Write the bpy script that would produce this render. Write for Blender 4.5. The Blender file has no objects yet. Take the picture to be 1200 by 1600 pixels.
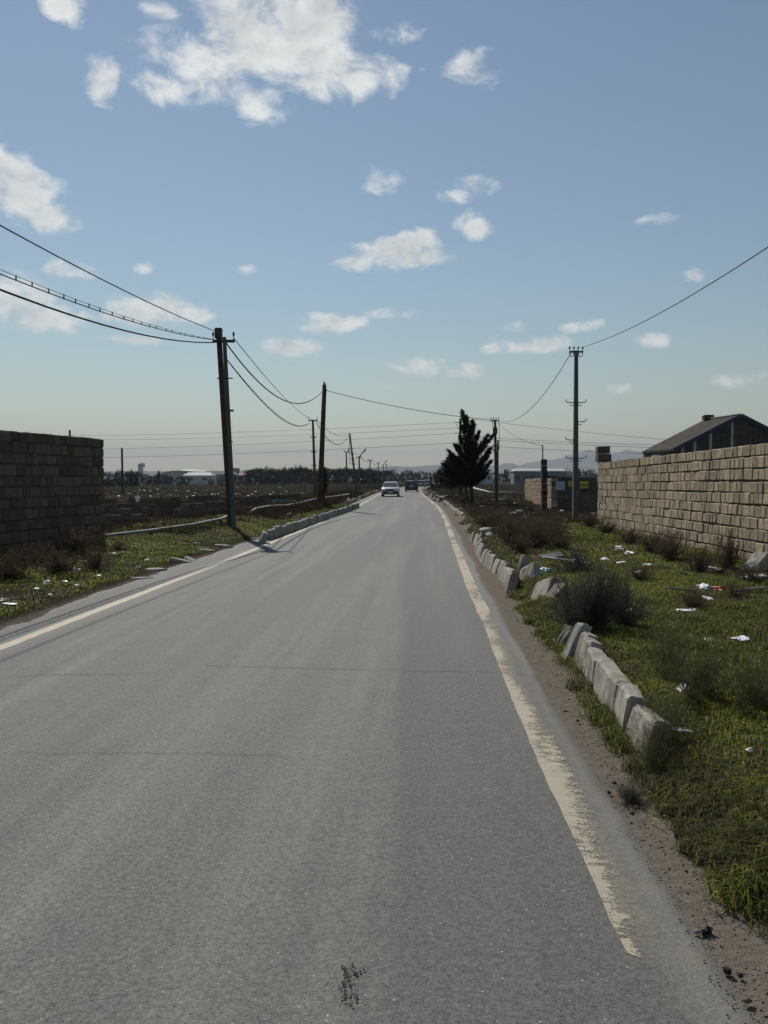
import bpy, bmesh, math, random
import numpy as np
from mathutils import Vector, Matrix, Euler

SC = bpy.context.scene
COL = SC.collection
R = math.radians
rng = np.random.default_rng(7)
random.seed(7)

# ------------------------------------------------------------------ camera
EYE = Vector((0.0, 0.0, 1.65))
YAW, PITCH, FPX = R(3.34), R(2.48), 1200.0        # road runs along +Y, camera looks a little left of it
FWD = Vector((-math.sin(YAW) * math.cos(PITCH), math.cos(YAW) * math.cos(PITCH), -math.sin(PITCH)))
RGT = Vector((math.cos(YAW), math.sin(YAW), 0.0))
UPV = RGT.cross(FWD)
cam_data = bpy.data.cameras.new('camera')
cam = bpy.data.objects.new('camera', cam_data)
COL.objects.link(cam)
cam.location = EYE
cam.rotation_euler = Matrix((RGT, UPV, -FWD)).transposed().to_euler()
cam_data.sensor_fit = 'VERTICAL'
cam_data.sensor_height = 36.0
cam_data.lens = 27.0
cam_data.clip_start = 0.05
cam_data.clip_end = 20000.0
SC.camera = cam


def ray(px, py):
    return FWD + RGT * ((px - 600.0) / FPX) + UPV * ((800.0 - py) / FPX)


def P(px, py, d):
    """the world point seen at a photo pixel, d metres in front of the camera"""
    return EYE + ray(px, py) * d


def G(px, py, z=0.0):
    """the world point seen at a photo pixel, lying at height z"""
    r = ray(px, py)
    return EYE + r * ((z - EYE.z) / r.z)


# ------------------------------------------------------------------ light and sky
SUN_AZ, SUN_EL = R(24.0), R(40.0)                 # azimuth measured from +Y towards -X
SUN = Vector((-math.sin(SUN_AZ) * math.cos(SUN_EL), math.cos(SUN_AZ) * math.cos(SUN_EL), math.sin(SUN_EL)))
sl = bpy.data.lights.new('sun', 'SUN')
sl.energy = 4.8
sl.angle = R(0.53)
sl.color = (1.0, 0.955, 0.89)
sun = bpy.data.objects.new('sun', sl)
COL.objects.link(sun)
sun.rotation_euler = SUN.to_track_quat('Z', 'Y').to_euler()
sun.location = (0, 0, 60)

SC.view_settings.view_transform = 'Standard'
SC.view_settings.look = 'None'
SC.view_settings.gamma = 1.0
SC.view_settings.exposure = 0.0
SC.view_settings.use_curve_mapping = False
SC.cycles.use_denoising = True
SC.cycles.max_bounces = 6
SC.cycles.diffuse_bounces = 2
SC.cycles.glossy_bounces = 2
SC.cycles.transmission_bounces = 4
SC.cycles.transparent_max_bounces = 8
SC.cycles.volume_bounces = 0
SC.cycles.sample_clamp_indirect = 6.0

SKY_STRENGTH = 0.069
world = bpy.data.worlds.new('World')
SC.world = world
world.use_nodes = True
wt = world.node_tree
wt.nodes.clear()


def wn(t, **k):
    n = wt.nodes.new(t)
    for a, b in k.items():
        setattr(n, a, b)
    return n


w_out = wn('ShaderNodeOutputWorld')
sky = wn('ShaderNodeTexSky', sky_type='NISHITA')
sky.sun_disc = False
sky.sun_elevation = SUN_EL
sky.sun_rotation = -SUN_AZ
sky.altitude = 20.0
sky.air_density = 1.35
sky.dust_density = 0.05
sky.ozone_density = 0.8
bg_sky = wn('ShaderNodeBackground')
bg_sky.inputs['Strength'].default_value = SKY_STRENGTH
wb_ = wn('ShaderNodeMix', data_type='RGBA', blend_type='MULTIPLY')   # the camera's white balance leans to green
wb_.inputs['Factor'].default_value = 1.0
wb_.inputs['B'].default_value = (1.0, 1.025, 1.03, 1)
wt.links.new(sky.outputs[0], wb_.inputs['A'])
wt.links.new(wb_.outputs['Result'], bg_sky.inputs['Color'])

# clouds: small fair-weather cumulus scattered over the whole dome; (px, py, half width, half height, weight)
CLOUDS = [
    (430, 60, 130, 75, 1.1), (490, 112, 135, 40, 1.0), (330, 105, 95, 50, .9), (255, 135, 60, 26, .85), (415, 155, 48, 36, .75),
    (575, 108, 60, 30, .9), (400, 10, 80, 46, 1.0), (510, 25, 55, 42, 1.0), (160, 125, 26, 32, .8), (100, 8, 30, 22, .8),
    (255, 15, 34, 13, .6), (290, 55, 16, 12, .55), (615, 55, 42, 18, .7), (745, 108, 44, 28, .85), (30, 300, 62, 52, 1.1),
    (75, 338, 48, 28, .95), (-20, 280, 60, 60, 1.1), (600, 280, 48, 22, .55), (750, 285, 46, 18, .65), (715, 305, 26, 12, .5),
    (630, 397, 85, 26, 1.0), (655, 378, 40, 24, .95), (548, 410, 48, 16, .85), (738, 355, 36, 25, .9), (240, 480, 66, 28, .95),
    (215, 495, 55, 16, .8), (305, 490, 30, 15, .7), (110, 425, 38, 16, .65), (25, 470, 60, 44, .85), (80, 497, 60, 22, .85),
    (515, 505, 62, 18, .75), (612, 490, 36, 11, .6), (460, 543, 58, 15, .8), (655, 573, 46, 18, .75), (728, 581, 38, 13, .65),
    (618, 603, 36, 10, .6), (788, 512, 36, 13, .65), (830, 540, 66, 15, .75), (775, 545, 26, 10, .6), (910, 508, 32, 12, .6),
    (1025, 530, 27, 14, .55), (1092, 428, 28, 11, .5), (970, 607, 20, 8, .55), (1040, 342, 38, 9, .45), (205, 530, 42, 9, .6),
    (385, 420, 16, 9, .5), (225, 420, 14, 9, .45), (1170, 590, 60, 14, .35)]
dome = []
for (px, py, a, b, w) in CLOUDS:
    dome.append((ray(px, py).normalized(), a / FPX, b / FPX, w))
crng = random.Random(3)
while len(dome) < 84:                             # the same kind of clouds all round, outside the frame
    az, el = crng.uniform(-math.pi, math.pi), R(crng.choice([9, 13, 18, 24, 32, 42, 55])) * crng.uniform(.85, 1.15)
    c = Vector((math.sin(az) * math.cos(el), math.cos(az) * math.cos(el), math.sin(el)))
    q = c.dot(FWD)
    if q > 0.05:
        qx, qy = c.dot(RGT) / q * FPX, c.dot(UPV) / q * FPX
        if abs(qx) < 690 and qy < 860:
            continue
    s = crng.uniform(.03, .09) * (0.6 + el)
    dome.append((c, s * crng.uniform(1.1, 1.8), s * .6, crng.uniform(.6, 1.05)))
tc = wn('ShaderNodeTexCoord')
cur = None
for (c, a, b, w) in dome:
    r_ = c.cross(Vector((0, 0, 1))).normalized()
    u_ = r_.cross(c)
    g = math.sqrt(w)
    q = []
    for ax in (r_ * (g / a), u_ * (g / b)):
        dn = wn('ShaderNodeVectorMath', operation='DOT_PRODUCT')
        wt.links.new(tc.outputs['Generated'], dn.inputs[0])
        dn.inputs[1].default_value = ax
        q.append(dn.outputs['Value'])
    m1 = wn('ShaderNodeMath', operation='MULTIPLY')
    wt.links.new(q[0], m1.inputs[0])
    wt.links.new(q[0], m1.inputs[1])
    m2 = wn('ShaderNodeMath', operation='MULTIPLY_ADD')
    wt.links.new(q[1], m2.inputs[0])
    wt.links.new(q[1], m2.inputs[1])
    wt.links.new(m1.outputs[0], m2.inputs[2])
    ma = wn('ShaderNodeMath', operation='SUBTRACT')
    ma.inputs[0].default_value = w
    wt.links.new(m2.outputs[0], ma.inputs[1])
    if cur is None:
        cur = ma
    else:
        mx = wn('ShaderNodeMath', operation='MAXIMUM')
        wt.links.new(cur.outputs[0], mx.inputs[0])
        wt.links.new(ma.outputs[0], mx.inputs[1])
        cur = mx


def wnoise(off, scale, detail, rough):
    m = wn('ShaderNodeMapping')
    m.inputs['Location'].default_value = off
    m.inputs['Scale'].default_value = (1, 1, 1.5)
    wt.links.new(tc.outputs['Generated'], m.inputs['Vector'])
    n = wn('ShaderNodeTexNoise')
    n.inputs['Scale'].default_value = scale
    n.inputs['Detail'].default_value = detail
    n.inputs['Roughness'].default_value = rough
    n.inputs['Distortion'].default_value = .35
    wt.links.new(m.outputs[0], n.inputs['Vector'])
    return n


def wmath(op, a, b=None, c=None):
    n = wn('ShaderNodeMath', operation=op)
    for i, v in enumerate((a, b, c)):
        if v is None:
            continue
        if isinstance(v, (int, float)):
            n.inputs[i].default_value = v
        else:
            wt.links.new(v, n.inputs[i])
    return n.outputs[0]


def wrange(v, a, b, c=0.0, d=1.0, smooth=True):
    n = wn('ShaderNodeMapRange')
    if smooth:
        n.interpolation_type = 'SMOOTHSTEP'
    wt.links.new(v, n.inputs['Value'])
    for k, x in zip(('From Min', 'From Max', 'To Min', 'To Max'), (a, b, c, d)):
        n.inputs[k].default_value = x
    return n.outputs[0]


n1 = wnoise((0, 0, 0), 20.0, 9.0, .61)
so = SUN * .022
n2 = wnoise((so.x, so.y, so.z * 1.5), 20.0, 5.0, .6)
base = wmath('MAXIMUM', cur.outputs[0], -1.5)
field = wmath('ADD', base, wmath('MULTIPLY', wmath('SUBTRACT', n1.outputs[0], .5), 3.4))
field = wmath('SUBTRACT', field, .14)
cover = wmath('MULTIPLY', wrange(field, -.12, .95), .96)
relief = wmath('SUBTRACT', n1.outputs[0], n2.outputs[0])
lit = wmath('ADD', wmath('MULTIPLY', relief, 1.25), wrange(field, .4, 1.7, .9, .62))
ccol = wn('ShaderNodeMix', data_type='RGBA')
ccol.inputs['A'].default_value = (.34, .38, .41, 1)
ccol.inputs['B'].default_value = (.84, .86, .85, 1)
wt.links.new(wrange(lit, .2, 1.0, smooth=False), ccol.inputs['Factor'])
bg_cloud = wn('ShaderNodeBackground')
bg_cloud.inputs['Strength'].default_value = 1.0
wt.links.new(ccol.outputs['Result'], bg_cloud.inputs['Color'])
mixw = wn('ShaderNodeMixShader')
wt.links.new(cover, mixw.inputs[0])
wt.links.new(bg_sky.outputs[0], mixw.inputs[1])
wt.links.new(bg_cloud.outputs[0], mixw.inputs[2])
wt.links.new(mixw.outputs[0], w_out.inputs['Surface'])
world.cycles.sampling_method = 'MANUAL'
world.cycles.sample_map_resolution = 512


# ------------------------------------------------------------------ helpers
def tag(o, label=None, cat=None, group=None, kind=None):
    if label:
        o['label'] = label
    if cat:
        o['category'] = cat
    if group:
        o['group'] = group
    if kind:
        o['kind'] = kind
    return o


def thing(name, label, cat, loc=(0, 0, 0), group=None):
    o = bpy.data.objects.new(name, None)
    COL.objects.link(o)
    o.location = loc
    o.empty_display_size = .2
    return tag(o, label, cat, group)


def origin_of(o):
    v = Vector((0, 0, 0))
    while o is not None:
        v += o.location
        o = o.parent
    return v


def link_mesh(name, me, parent=None):
    o = bpy.data.objects.new(name, me)
    COL.objects.link(o)
    if parent is not None:
        o.parent = parent
    return o


def np_mesh(name, V, F, mat=None, col=None, smooth=False, uni=None):
    """V (n,3) array, F (m,k) array of equal sided faces or a list of tuples; col = per-vertex colour; uni = per-vertex scalar"""
    me = bpy.data.meshes.new(name)
    V = np.asarray(V, dtype=np.float32)
    if isinstance(F, np.ndarray):
        k = F.shape[1]
        me.vertices.add(len(V))
        me.vertices.foreach_set('co', V.ravel())
        me.loops.add(F.size)
        me.loops.foreach_set('vertex_index', F.astype(np.int32).ravel())
        me.polygons.add(len(F))
        me.polygons.foreach_set('loop_start', np.arange(0, F.size, k, dtype=np.int32))
        me.polygons.foreach_set('loop_total', np.full(len(F), k, dtype=np.int32))
    else:
        me.from_pydata([tuple(map(float, v)) for v in V], [], F)
    me.update(calc_edges=True)
    if col is not None:
        ca = me.attributes.new('tint', 'FLOAT_COLOR', 'POINT')
        c4 = np.ones((len(V), 4), dtype=np.float32)
        c4[:, :3] = col
        ca.data.foreach_set('color', c4.ravel())
    if uni is not None:
        for key, arr in uni.items():
            at = me.attributes.new(key, 'FLOAT', 'POINT')
            at.data.foreach_set('value', np.asarray(arr, dtype=np.float32))
    if smooth:
        me.polygons.foreach_set('use_smooth', np.ones(len(me.polygons), dtype=bool))
    if mat is not None:
        me.materials.append(mat)
    me.validate()
    return me


class MB:
    """collects shapes; build() links them as ONE mesh object"""

    def __init__(self):
        self.v, self.f = [], []

    def add(self, vs, fs):
        k = len(self.v)
        self.v += [Vector(q) for q in vs]
        self.f += [tuple(k + i for i in q) for q in fs]
        return self

    def box(self, c, s, rot=None, jit=0.0):
        h = [x / 2 for x in s]
        vs = []
        for sx, sy, sz in ((-1, -1, -1), (1, -1, -1), (1, 1, -1), (-1, 1, -1), (-1, -1, 1), (1, -1, 1), (1, 1, 1), (-1, 1, 1)):
            p = Vector((sx * h[0] + random.uniform(-jit, jit), sy * h[1] + random.uniform(-jit, jit), sz * h[2] + random.uniform(-jit, jit)))
            if rot is not None:
                p = rot @ p
            vs.append(p + Vector(c))
        return self.add(vs, [(0, 3, 2, 1), (4, 5, 6, 7), (0, 1, 5, 4), (1, 2, 6, 5), (2, 3, 7, 6), (3, 0, 4, 7)])

    def cbox(self, c, s, bev, rot=None, jit=0.0):
        """a box with all its edges chamfered"""
        bm = bmesh.new()
        bmesh.ops.create_cube(bm, size=1.0)
        for v in bm.verts:
            v.co = Vector((v.co.x * s[0], v.co.y * s[1], v.co.z * s[2])) + Vector([random.uniform(-jit, jit) for _ in range(3)])
        bmesh.ops.bevel(bm, geom=bm.edges[:], offset=bev, segments=1, affect='EDGES')
        bm.verts.index_update()
        vs = [(rot @ v.co if rot is not None else v.co) + Vector(c) for v in bm.verts]
        fs = [tuple(v.index for v in f.verts) for f in bm.faces]
        bm.free()
        return self.add(vs, fs)

    def tube(self, pts, rad, n=6, cap=True):
        pts = [Vector(p) for p in pts]
        rads = rad if isinstance(rad, (list, tuple)) else [rad] * len(pts)
        k0 = len(self.v)
        ref = Vector((0, 0, 1))
        for i, p in enumerate(pts):
            t = (pts[min(i + 1, len(pts) - 1)] - pts[max(i - 1, 0)]).normalized()
            if abs(t.dot(ref)) > .95:
                ref = Vector((0, 1, 0)) if abs(t.y) < .9 else Vector((1, 0, 0))
            a = t.cross(ref).normalized()
            b = a.cross(t)
            for j in range(n):
                q = 2 * math.pi * j / n
                self.v.append(p + (a * math.cos(q) + b * math.sin(q)) * rads[i])
        for i in range(len(pts) - 1):
            for j in range(n):
                a0, a1 = k0 + i * n + j, k0 + i * n + (j + 1) % n
                self.f.append((a0, a0 + n, a1 + n, a1))
        if cap:
            self.f.append(tuple(k0 + j for j in range(n)))
            self.f.append(tuple(k0 + (len(pts) - 1) * n + j for j in reversed(range(n))))
        return self

    def bar(self, a, b, w, h, w2=None, h2=None):
        """a square bar from a to b"""
        a, b = Vector(a), Vector(b)
        t = (b - a).normalized()
        ref = Vector((0, 1, 0)) if abs(t.z) > .7 else Vector((0, 0, 1))
        s = t.cross(ref).normalized()
        u = s.cross(t)
        w2, h2 = w2 or w, h2 or h
        vs = [a - s * w / 2 - u * h / 2, a + s * w / 2 - u * h / 2, a + s * w / 2 + u * h / 2, a - s * w / 2 + u * h / 2,
              b - s * w2 / 2 - u * h2 / 2, b + s * w2 / 2 - u * h2 / 2, b + s * w2 / 2 + u * h2 / 2, b - s * w2 / 2 + u * h2 / 2]
        return self.add(vs, [(0, 1, 2, 3), (7, 6, 5, 4), (0, 4, 5, 1), (1, 5, 6, 2), (2, 6, 7, 3), (3, 7, 4, 0)])

    def loft(self, rings, cap=True):
        n = len(rings[0])
        k = len(self.v)
        for r_ in rings:
            self.v += [Vector(p) for p in r_]
        for i in range(len(rings) - 1):
            for j in range(n):
                a0, a1 = k + i * n + j, k + i * n + (j + 1) % n
                self.f.append((a0, a1, a1 + n, a0 + n))
        if cap:
            self.f.append(tuple(k + j for j in reversed(range(n))))
            self.f.append(tuple(k + (len(rings) - 1) * n + j for j in range(n)))
        return self

    def mesh(self, name, mat, off=Vector((0, 0, 0)), smooth=False):
        me = bpy.data.meshes.new(name)
        me.from_pydata([tuple(p - off) for p in self.v], [], self.f)
        bm = bmesh.new()
        bm.from_mesh(me)
        bmesh.ops.recalc_face_normals(bm, faces=bm.faces[:])
        bm.to_mesh(me)
        bm.free()
        if smooth:
            me.polygons.foreach_set('use_smooth', np.ones(len(me.polygons), dtype=bool))
        if mat is not None:
            me.materials.append(mat)
        return me

    def build(self, name, mat, parent=None, smooth=False, loc=None):
        """vertices are given in world coordinates (or in the parent's when that stands at the origin)"""
        if parent is not None:
            off = origin_of(parent)
            return link_mesh(name, self.mesh(name, mat, off, smooth), parent)
        off = Vector(loc) if loc is not None else Vector((0, 0, 0))
        o = link_mesh(name, self.mesh(name, mat, off, smooth))
        o.location = off
        return o


def copy_tree(o, parent=None):
    c = o.copy()
    COL.objects.link(c)
    c.parent = parent
    for ch in list(o.children):
        copy_tree(ch, c)
    return c


def lattice(ix, iy, seed):
    h = (ix * 374761393 + iy * 668265263 + seed * 974634777) & 0x7fffffff
    h = ((h ^ (h >> 13)) * 1274126177) & 0x7fffffff
    return ((h ^ (h >> 16)) & 0xffff) / 65535.0


def vnoise(x, y, seed=0):
    x, y = np.asarray(x, dtype=np.float64), np.asarray(y, dtype=np.float64)
    ix, iy = np.floor(x).astype(np.int64), np.floor(y).astype(np.int64)
    fx, fy = x - ix, y - iy
    fx, fy = fx * fx * (3 - 2 * fx), fy * fy * (3 - 2 * fy)
    a, b = lattice(ix, iy, seed), lattice(ix + 1, iy, seed)
    c, d = lattice(ix, iy + 1, seed), lattice(ix + 1, iy + 1, seed)
    return (a * (1 - fx) + b * fx) * (1 - fy) + (c * (1 - fx) + d * fx) * fy


def fbm(x, y, seed=0, oct=3):
    s, a, t = 0, 1.0, 0
    for o_ in range(oct):
        s = s + a * vnoise(np.asarray(x) * 2 ** o_, np.asarray(y) * 2 ** o_, seed + o_)
        t += a
        a *= .5
    return s / t


# ------------------------------------------------------------------ materials
def new_mat(name):
    m = bpy.data.materials.new(name)
    m.use_nodes = True
    return m, m.node_tree, m.node_tree.nodes['Principled BSDF']


def nd(t, kind, **k):
    n = t.nodes.new(kind)
    for a, b in k.items():
        setattr(n, a, b)
    return n


def noise(t, scale, detail=4.0, rough=.6, vec=None, stretch=None, coord='POS'):
    if vec is None:
        if coord == 'POS':
            vec = nd(t, 'ShaderNodeNewGeometry').outputs['Position']
        else:
            vec = nd(t, 'ShaderNodeTexCoord').outputs['Object']
    if stretch:
        mp = nd(t, 'ShaderNodeMapping')
        mp.inputs['Scale'].default_value = stretch
        t.links.new(vec, mp.inputs['Vector'])
        vec = mp.outputs[0]
    n = nd(t, 'ShaderNodeTexNoise')
    n.inputs['Scale'].default_value = scale
    n.inputs['Detail'].default_value = detail
    n.inputs['Roughness'].default_value = rough
    t.links.new(vec, n.inputs['Vector'])
    return n.outputs[0]


def ramp(t, v, a, b, lo=0.0, hi=1.0):
    n = nd(t, 'ShaderNodeMapRange')
    t.links.new(v, n.inputs['Value'])
    for k, x in zip(('From Min', 'From Max', 'To Min', 'To Max'), (a, b, lo, hi)):
        n.inputs[k].default_value = x
    return n.outputs[0]


def cmix(t, f, a, b, mode='MIX'):
    n = nd(t, 'ShaderNodeMix', data_type='RGBA', blend_type=mode)
    for key, v in (('Factor', f), ('A', a), ('B', b)):
        if isinstance(v, (int, float)):
            n.inputs[key].default_value = v
        elif isinstance(v, tuple):
            n.inputs[key].default_value = v if len(v) == 4 else (*v, 1)
        else:
            t.links.new(v, n.inputs[key])
    return n.outputs['Result']


def mth(t, op, a, b=0.0):
    n = nd(t, 'ShaderNodeMath', operation=op)
    for i, v in enumerate((a, b)):
        if isinstance(v, (int, float)):
            n.inputs[i].default_value = v
        else:
            t.links.new(v, n.inputs[i])
    return n.outputs[0]


def bump(t, b, h, strength=.5, dist=.01):
    n = nd(t, 'ShaderNodeBump')
    n.inputs['Strength'].default_value = strength
    n.inputs['Distance'].default_value = dist
    t.links.new(h, n.inputs['Height'])
    t.links.new(n.outputs[0], b.inputs['Normal'])


def setc(t, b, c, rough=.8, spec=.3, metal=0.0):
    if isinstance(c, tuple):
        b.inputs['Base Color'].default_value = (*c, 1) if len(c) == 3 else c
    else:
        t.links.new(c, b.inputs['Base Color'])
    b.inputs['Roughness'].default_value = rough
    b.inputs['Specular IOR Level'].default_value = spec
    b.inputs['Metallic'].default_value = metal


def simple(name, c, rough=.8, spec=.3, metal=0.0, var=.25, scale=8.0, bmp=0.0, coord='POS', rand=0.0, dirt=None):
    m, t, b = new_mat(name)
    n = noise(t, scale, 5.0, .65, coord=coord)
    col = cmix(t, ramp(t, n, .3, .7), tuple(x * (1 - var) for x in c), tuple(min(1, x * (1 + var)) for x in c))
    if dirt:
        n2 = noise(t, scale * .35, 4.0, .6, coord=coord)
        col = cmix(t, ramp(t, n2, .48, .7), col, dirt)
    if rand:
        oi = nd(t, 'ShaderNodeObjectInfo')
        col = cmix(t, 1.0, col, cmix(t, oi.outputs['Random'], (1 - rand,) * 3, (1 + rand,) * 3), 'MULTIPLY')
    setc(t, b, col, rough, spec, metal)
    if bmp:
        bump(t, b, noise(t, scale * 4, 4.0, .7, coord=coord), bmp, .01)
    return m


M = {}


def tint_mat(name, rough=.7, spec=.2, trans=0.0):
    """colour comes from the per-blade / per-leaf tint of the mesh"""
    m, t, b = new_mat(name)
    at = nd(t, 'ShaderNodeAttribute', attribute_name='tint')
    setc(t, b, at.outputs['Color'], rough, spec)
    if trans:
        tr = nd(t, 'ShaderNodeBsdfTranslucent')
        t.links.new(at.outputs['Color'], tr.inputs['Color'])
        mx = nd(t, 'ShaderNodeMixShader')
        mx.inputs[0].default_value = trans
        t.links.new(b.outputs[0], mx.inputs[1])
        t.links.new(tr.outputs[0], mx.inputs[2])
        t.links.new(mx.outputs[0], t.nodes['Material Output'].inputs['Surface'])
    return m


M['grass'] = tint_mat('grass_blades', .6, .25, .5)
M['twig'] = tint_mat('dry_twigs', .95, .0, .3)
M['leaf'] = tint_mat('tree_leaves', .9, .0, .12)


def make_block_mat(name, c, dark, rnd):
    m, t, b = new_mat(name)
    oi = nd(t, 'ShaderNodeObjectInfo')
    n = noise(t, 9.0, 6.0, .7)
    col = cmix(t, ramp(t, n, .3, .72), tuple(x * .72 for x in c), tuple(x * 1.2 for x in c))
    streak = noise(t, 26.0, 3.0, .6, stretch=(1, 1, .35))
    col = cmix(t, ramp(t, streak, .5, .72, 0, .45), col, tuple(x * .55 for x in c))
    big = noise(t, .9, 3.0, .6)
    col = cmix(t, ramp(t, big, .5, .75, 0, .6), col, dark)
    at = nd(t, 'ShaderNodeAttribute', attribute_name='tone')
    r_ = mth(t, 'FRACT', mth(t, 'ADD', oi.outputs['Random'], at.outputs['Fac']))
    col = cmix(t, 1.0, col, cmix(t, r_, (1 - rnd, 1 - rnd, 1 - rnd), (1 + rnd, 1 + rnd * .95, 1 + rnd * .85)), 'MULTIPLY')
    setc(t, b, col, 1.0, .0)
    vo = nd(t, 'ShaderNodeTexVoronoi')
    vo.inputs['Scale'].default_value = 55.0
    t.links.new(nd(t, 'ShaderNodeNewGeometry').outputs['Position'], vo.inputs['Vector'])
    bump(t, b, mth(t, 'ADD', mth(t, 'MULTIPLY', vo.outputs['Distance'], .5), noise(t, 40.0, 5.0, .75)), .8, .012)
    return m


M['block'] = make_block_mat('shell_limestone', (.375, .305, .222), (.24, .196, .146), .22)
M['block_shade'] = make_block_mat('shade_dark_limestone', (.14, .12, .09), (.08, .07, .054), .28)  # darker stone colour carries the shade of walls turned from the sun
M['mortar'] = simple('dark_mortar', (.1, .085, .065), .95, .1, var=.4, scale=14, bmp=.6)
M['kerbstone'] = simple('kerb_concrete', (.3, .27, .225), .9, .15, var=.25, scale=11, bmp=.5, rand=.14, dirt=(.15, .128, .1))
M['kerb_old'] = simple('old_kerb_concrete', (.27, .26, .235), .9, .15, var=.25, scale=10, bmp=.5, rand=.14, dirt=(.13, .125, .105))
M['slab'] = simple('broken_slab', (.3, .285, .25), .9, .15, var=.3, scale=14, bmp=.6, rand=.15, dirt=(.17, .155, .13))
M['rust'] = simple('rusty_steel', (.082, .045, .034), .8, .2, var=.5, scale=9, bmp=.3, dirt=(.05, .03, .025))
M['dark_steel'] = simple('dark_steel', (.045, .043, .042), .6, .3, var=.3, scale=9)
M['pole_concrete'] = simple('pole_concrete', (.1, .098, .094), .85, .2, var=.22, scale=6, bmp=.3, dirt=(.1, .1, .095))
M['cable'] = simple('cable_rubber', (.022, .022, .024), .6, .3, var=.2, scale=9)
M['insulator'] = simple('insulator_glass', (.07, .06, .05), .3, .5, var=.3, scale=20)
M['pipe'] = simple('painted_pipe', (.27, .26, .235), .6, .35, var=.22, scale=9, dirt=(.16, .135, .105))
M['white_litter'] = simple('white_plastic', (.72, .73, .74), .5, .4, var=.12, scale=20, coord='OBJ')
M['blue_litter'] = simple('pale_blue_plastic', (.5, .66, .72), .4, .4, var=.12, scale=20, coord='OBJ')
M['dark_litter'] = simple('dark_rubbish', (.05, .045, .045), .7, .3, var=.4, scale=20, coord='OBJ')
M['red_litter'] = simple('red_plastic', (.42, .09, .05), .5, .4, var=.25, scale=20, coord='OBJ')
M['navy_litter'] = simple('navy_plastic', (.06, .08, .25), .5, .4, var=.3, scale=20, coord='OBJ')
M['green_litter'] = simple('green_plastic', (.03, .22, .16), .45, .4, var=.25, scale=20, coord='OBJ')
M['board'] = simple('weathered_board', (.4, .38, .34), .85, .2, var=.3, scale=12, coord='OBJ')
M['grey_board'] = simple('grey_sheet', (.09, .088, .085), .85, .2, var=.3, scale=12, coord='OBJ')
M['stone'] = simple('rubble_stone', (.3, .28, .24), .95, .1, var=.35, scale=9, bmp=.7, rand=.2)
M['clod'] = simple('dark_clod', (.03, .025, .022), .95, .1, var=.4, scale=60)
M['crack'] = simple('crack_and_shadow_fill', (.045, .043, .04), .95, .1, var=.5, scale=30)
M['bark'] = simple('bark', (.05, .038, .028), .95, .1, var=.4, scale=14, bmp=.6)
M['tyre'] = simple('tyre_rubber', (.02, .02, .021), .8, .25, var=.2, scale=14, coord='OBJ')
M['car_white'] = simple('white_car_paint', (.47, .47, .455), .3, .5, var=.04, scale=5, coord='OBJ')
M['car_silver'] = simple('silver_car_paint', (.4, .41, .42), .3, .5, .3, var=.05, scale=5, coord='OBJ')
M['car_dark'] = simple('dark_car_paint', (.018, .02, .026), .28, .5, var=.1, scale=5, coord='OBJ')
M['car_glass'] = simple('car_glass', (.05, .06, .065), .08, .6, var=.1, scale=5, coord='OBJ')
M['car_trim'] = simple('car_trim', (.02, .02, .02), .6, .3, var=.2, scale=8, coord='OBJ')
M['chrome'] = simple('chrome', (.6, .6, .6), .25, .5, .9, var=.05, scale=8, coord='OBJ')
M['headlamp'] = simple('headlamp_glass', (.55, .57, .58), .15, .6, var=.1, scale=9, coord='OBJ')
M['taillamp'] = simple('taillamp_glass', (.1, .012, .01), .25, .5, var=.15, scale=9, coord='OBJ')
M['plate'] = simple('number_plate', (.7, .7, .68), .5, .4, var=.05, scale=9, coord='OBJ')
M['roof_sheet'] = simple('old_roof_sheet', (.075, .066, .052), .9, .15, var=.3, scale=2.5, dirt=(.05, .045, .037))
M['gable_sheet'] = simple('gable_sheet', (.08, .072, .06), .85, .2, var=.4, scale=4.0)
M['gable_light'] = simple('pale_sheet_slit_light', (.42, .41, .37), .8, .2, var=.2, scale=6.0)
M['fascia'] = simple('blue_fascia', (.03, .048, .072), .7, .3, var=.2, scale=5.0)
M['white_roof'] = simple('white_metal_roof', (.34, .355, .365), .7, .2, var=.06, scale=.5)
M['far_wall'] = simple('pale_render', (.42, .41, .4), .9, .2, var=.12, scale=.5)
M['far_grey'] = simple('grey_render', (.15, .155, .16), .9, .2, var=.12, scale=.4)
M['far_pink'] = simple('pink_roof', (.42, .26, .22), .9, .2, var=.15, scale=.5)
M['far_dark'] = simple('dark_opening', (.04, .045, .05), .6, .3, var=.2, scale=1)
M['sign_white'] = simple('white_board', (.42, .46, .56), .6, .3, var=.1, scale=5)
M['sign_yellow'] = simple('yellow_board', (.5, .36, .03), .6, .3, var=.15, scale=6)
M['sign_lime'] = simple('yellow_green_board', (.46, .46, .09), .6, .3, var=.15, scale=6)
M['sign_ink'] = simple('black_lettering', (.015, .015, .012), .7, .2, var=.1, scale=6)


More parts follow.
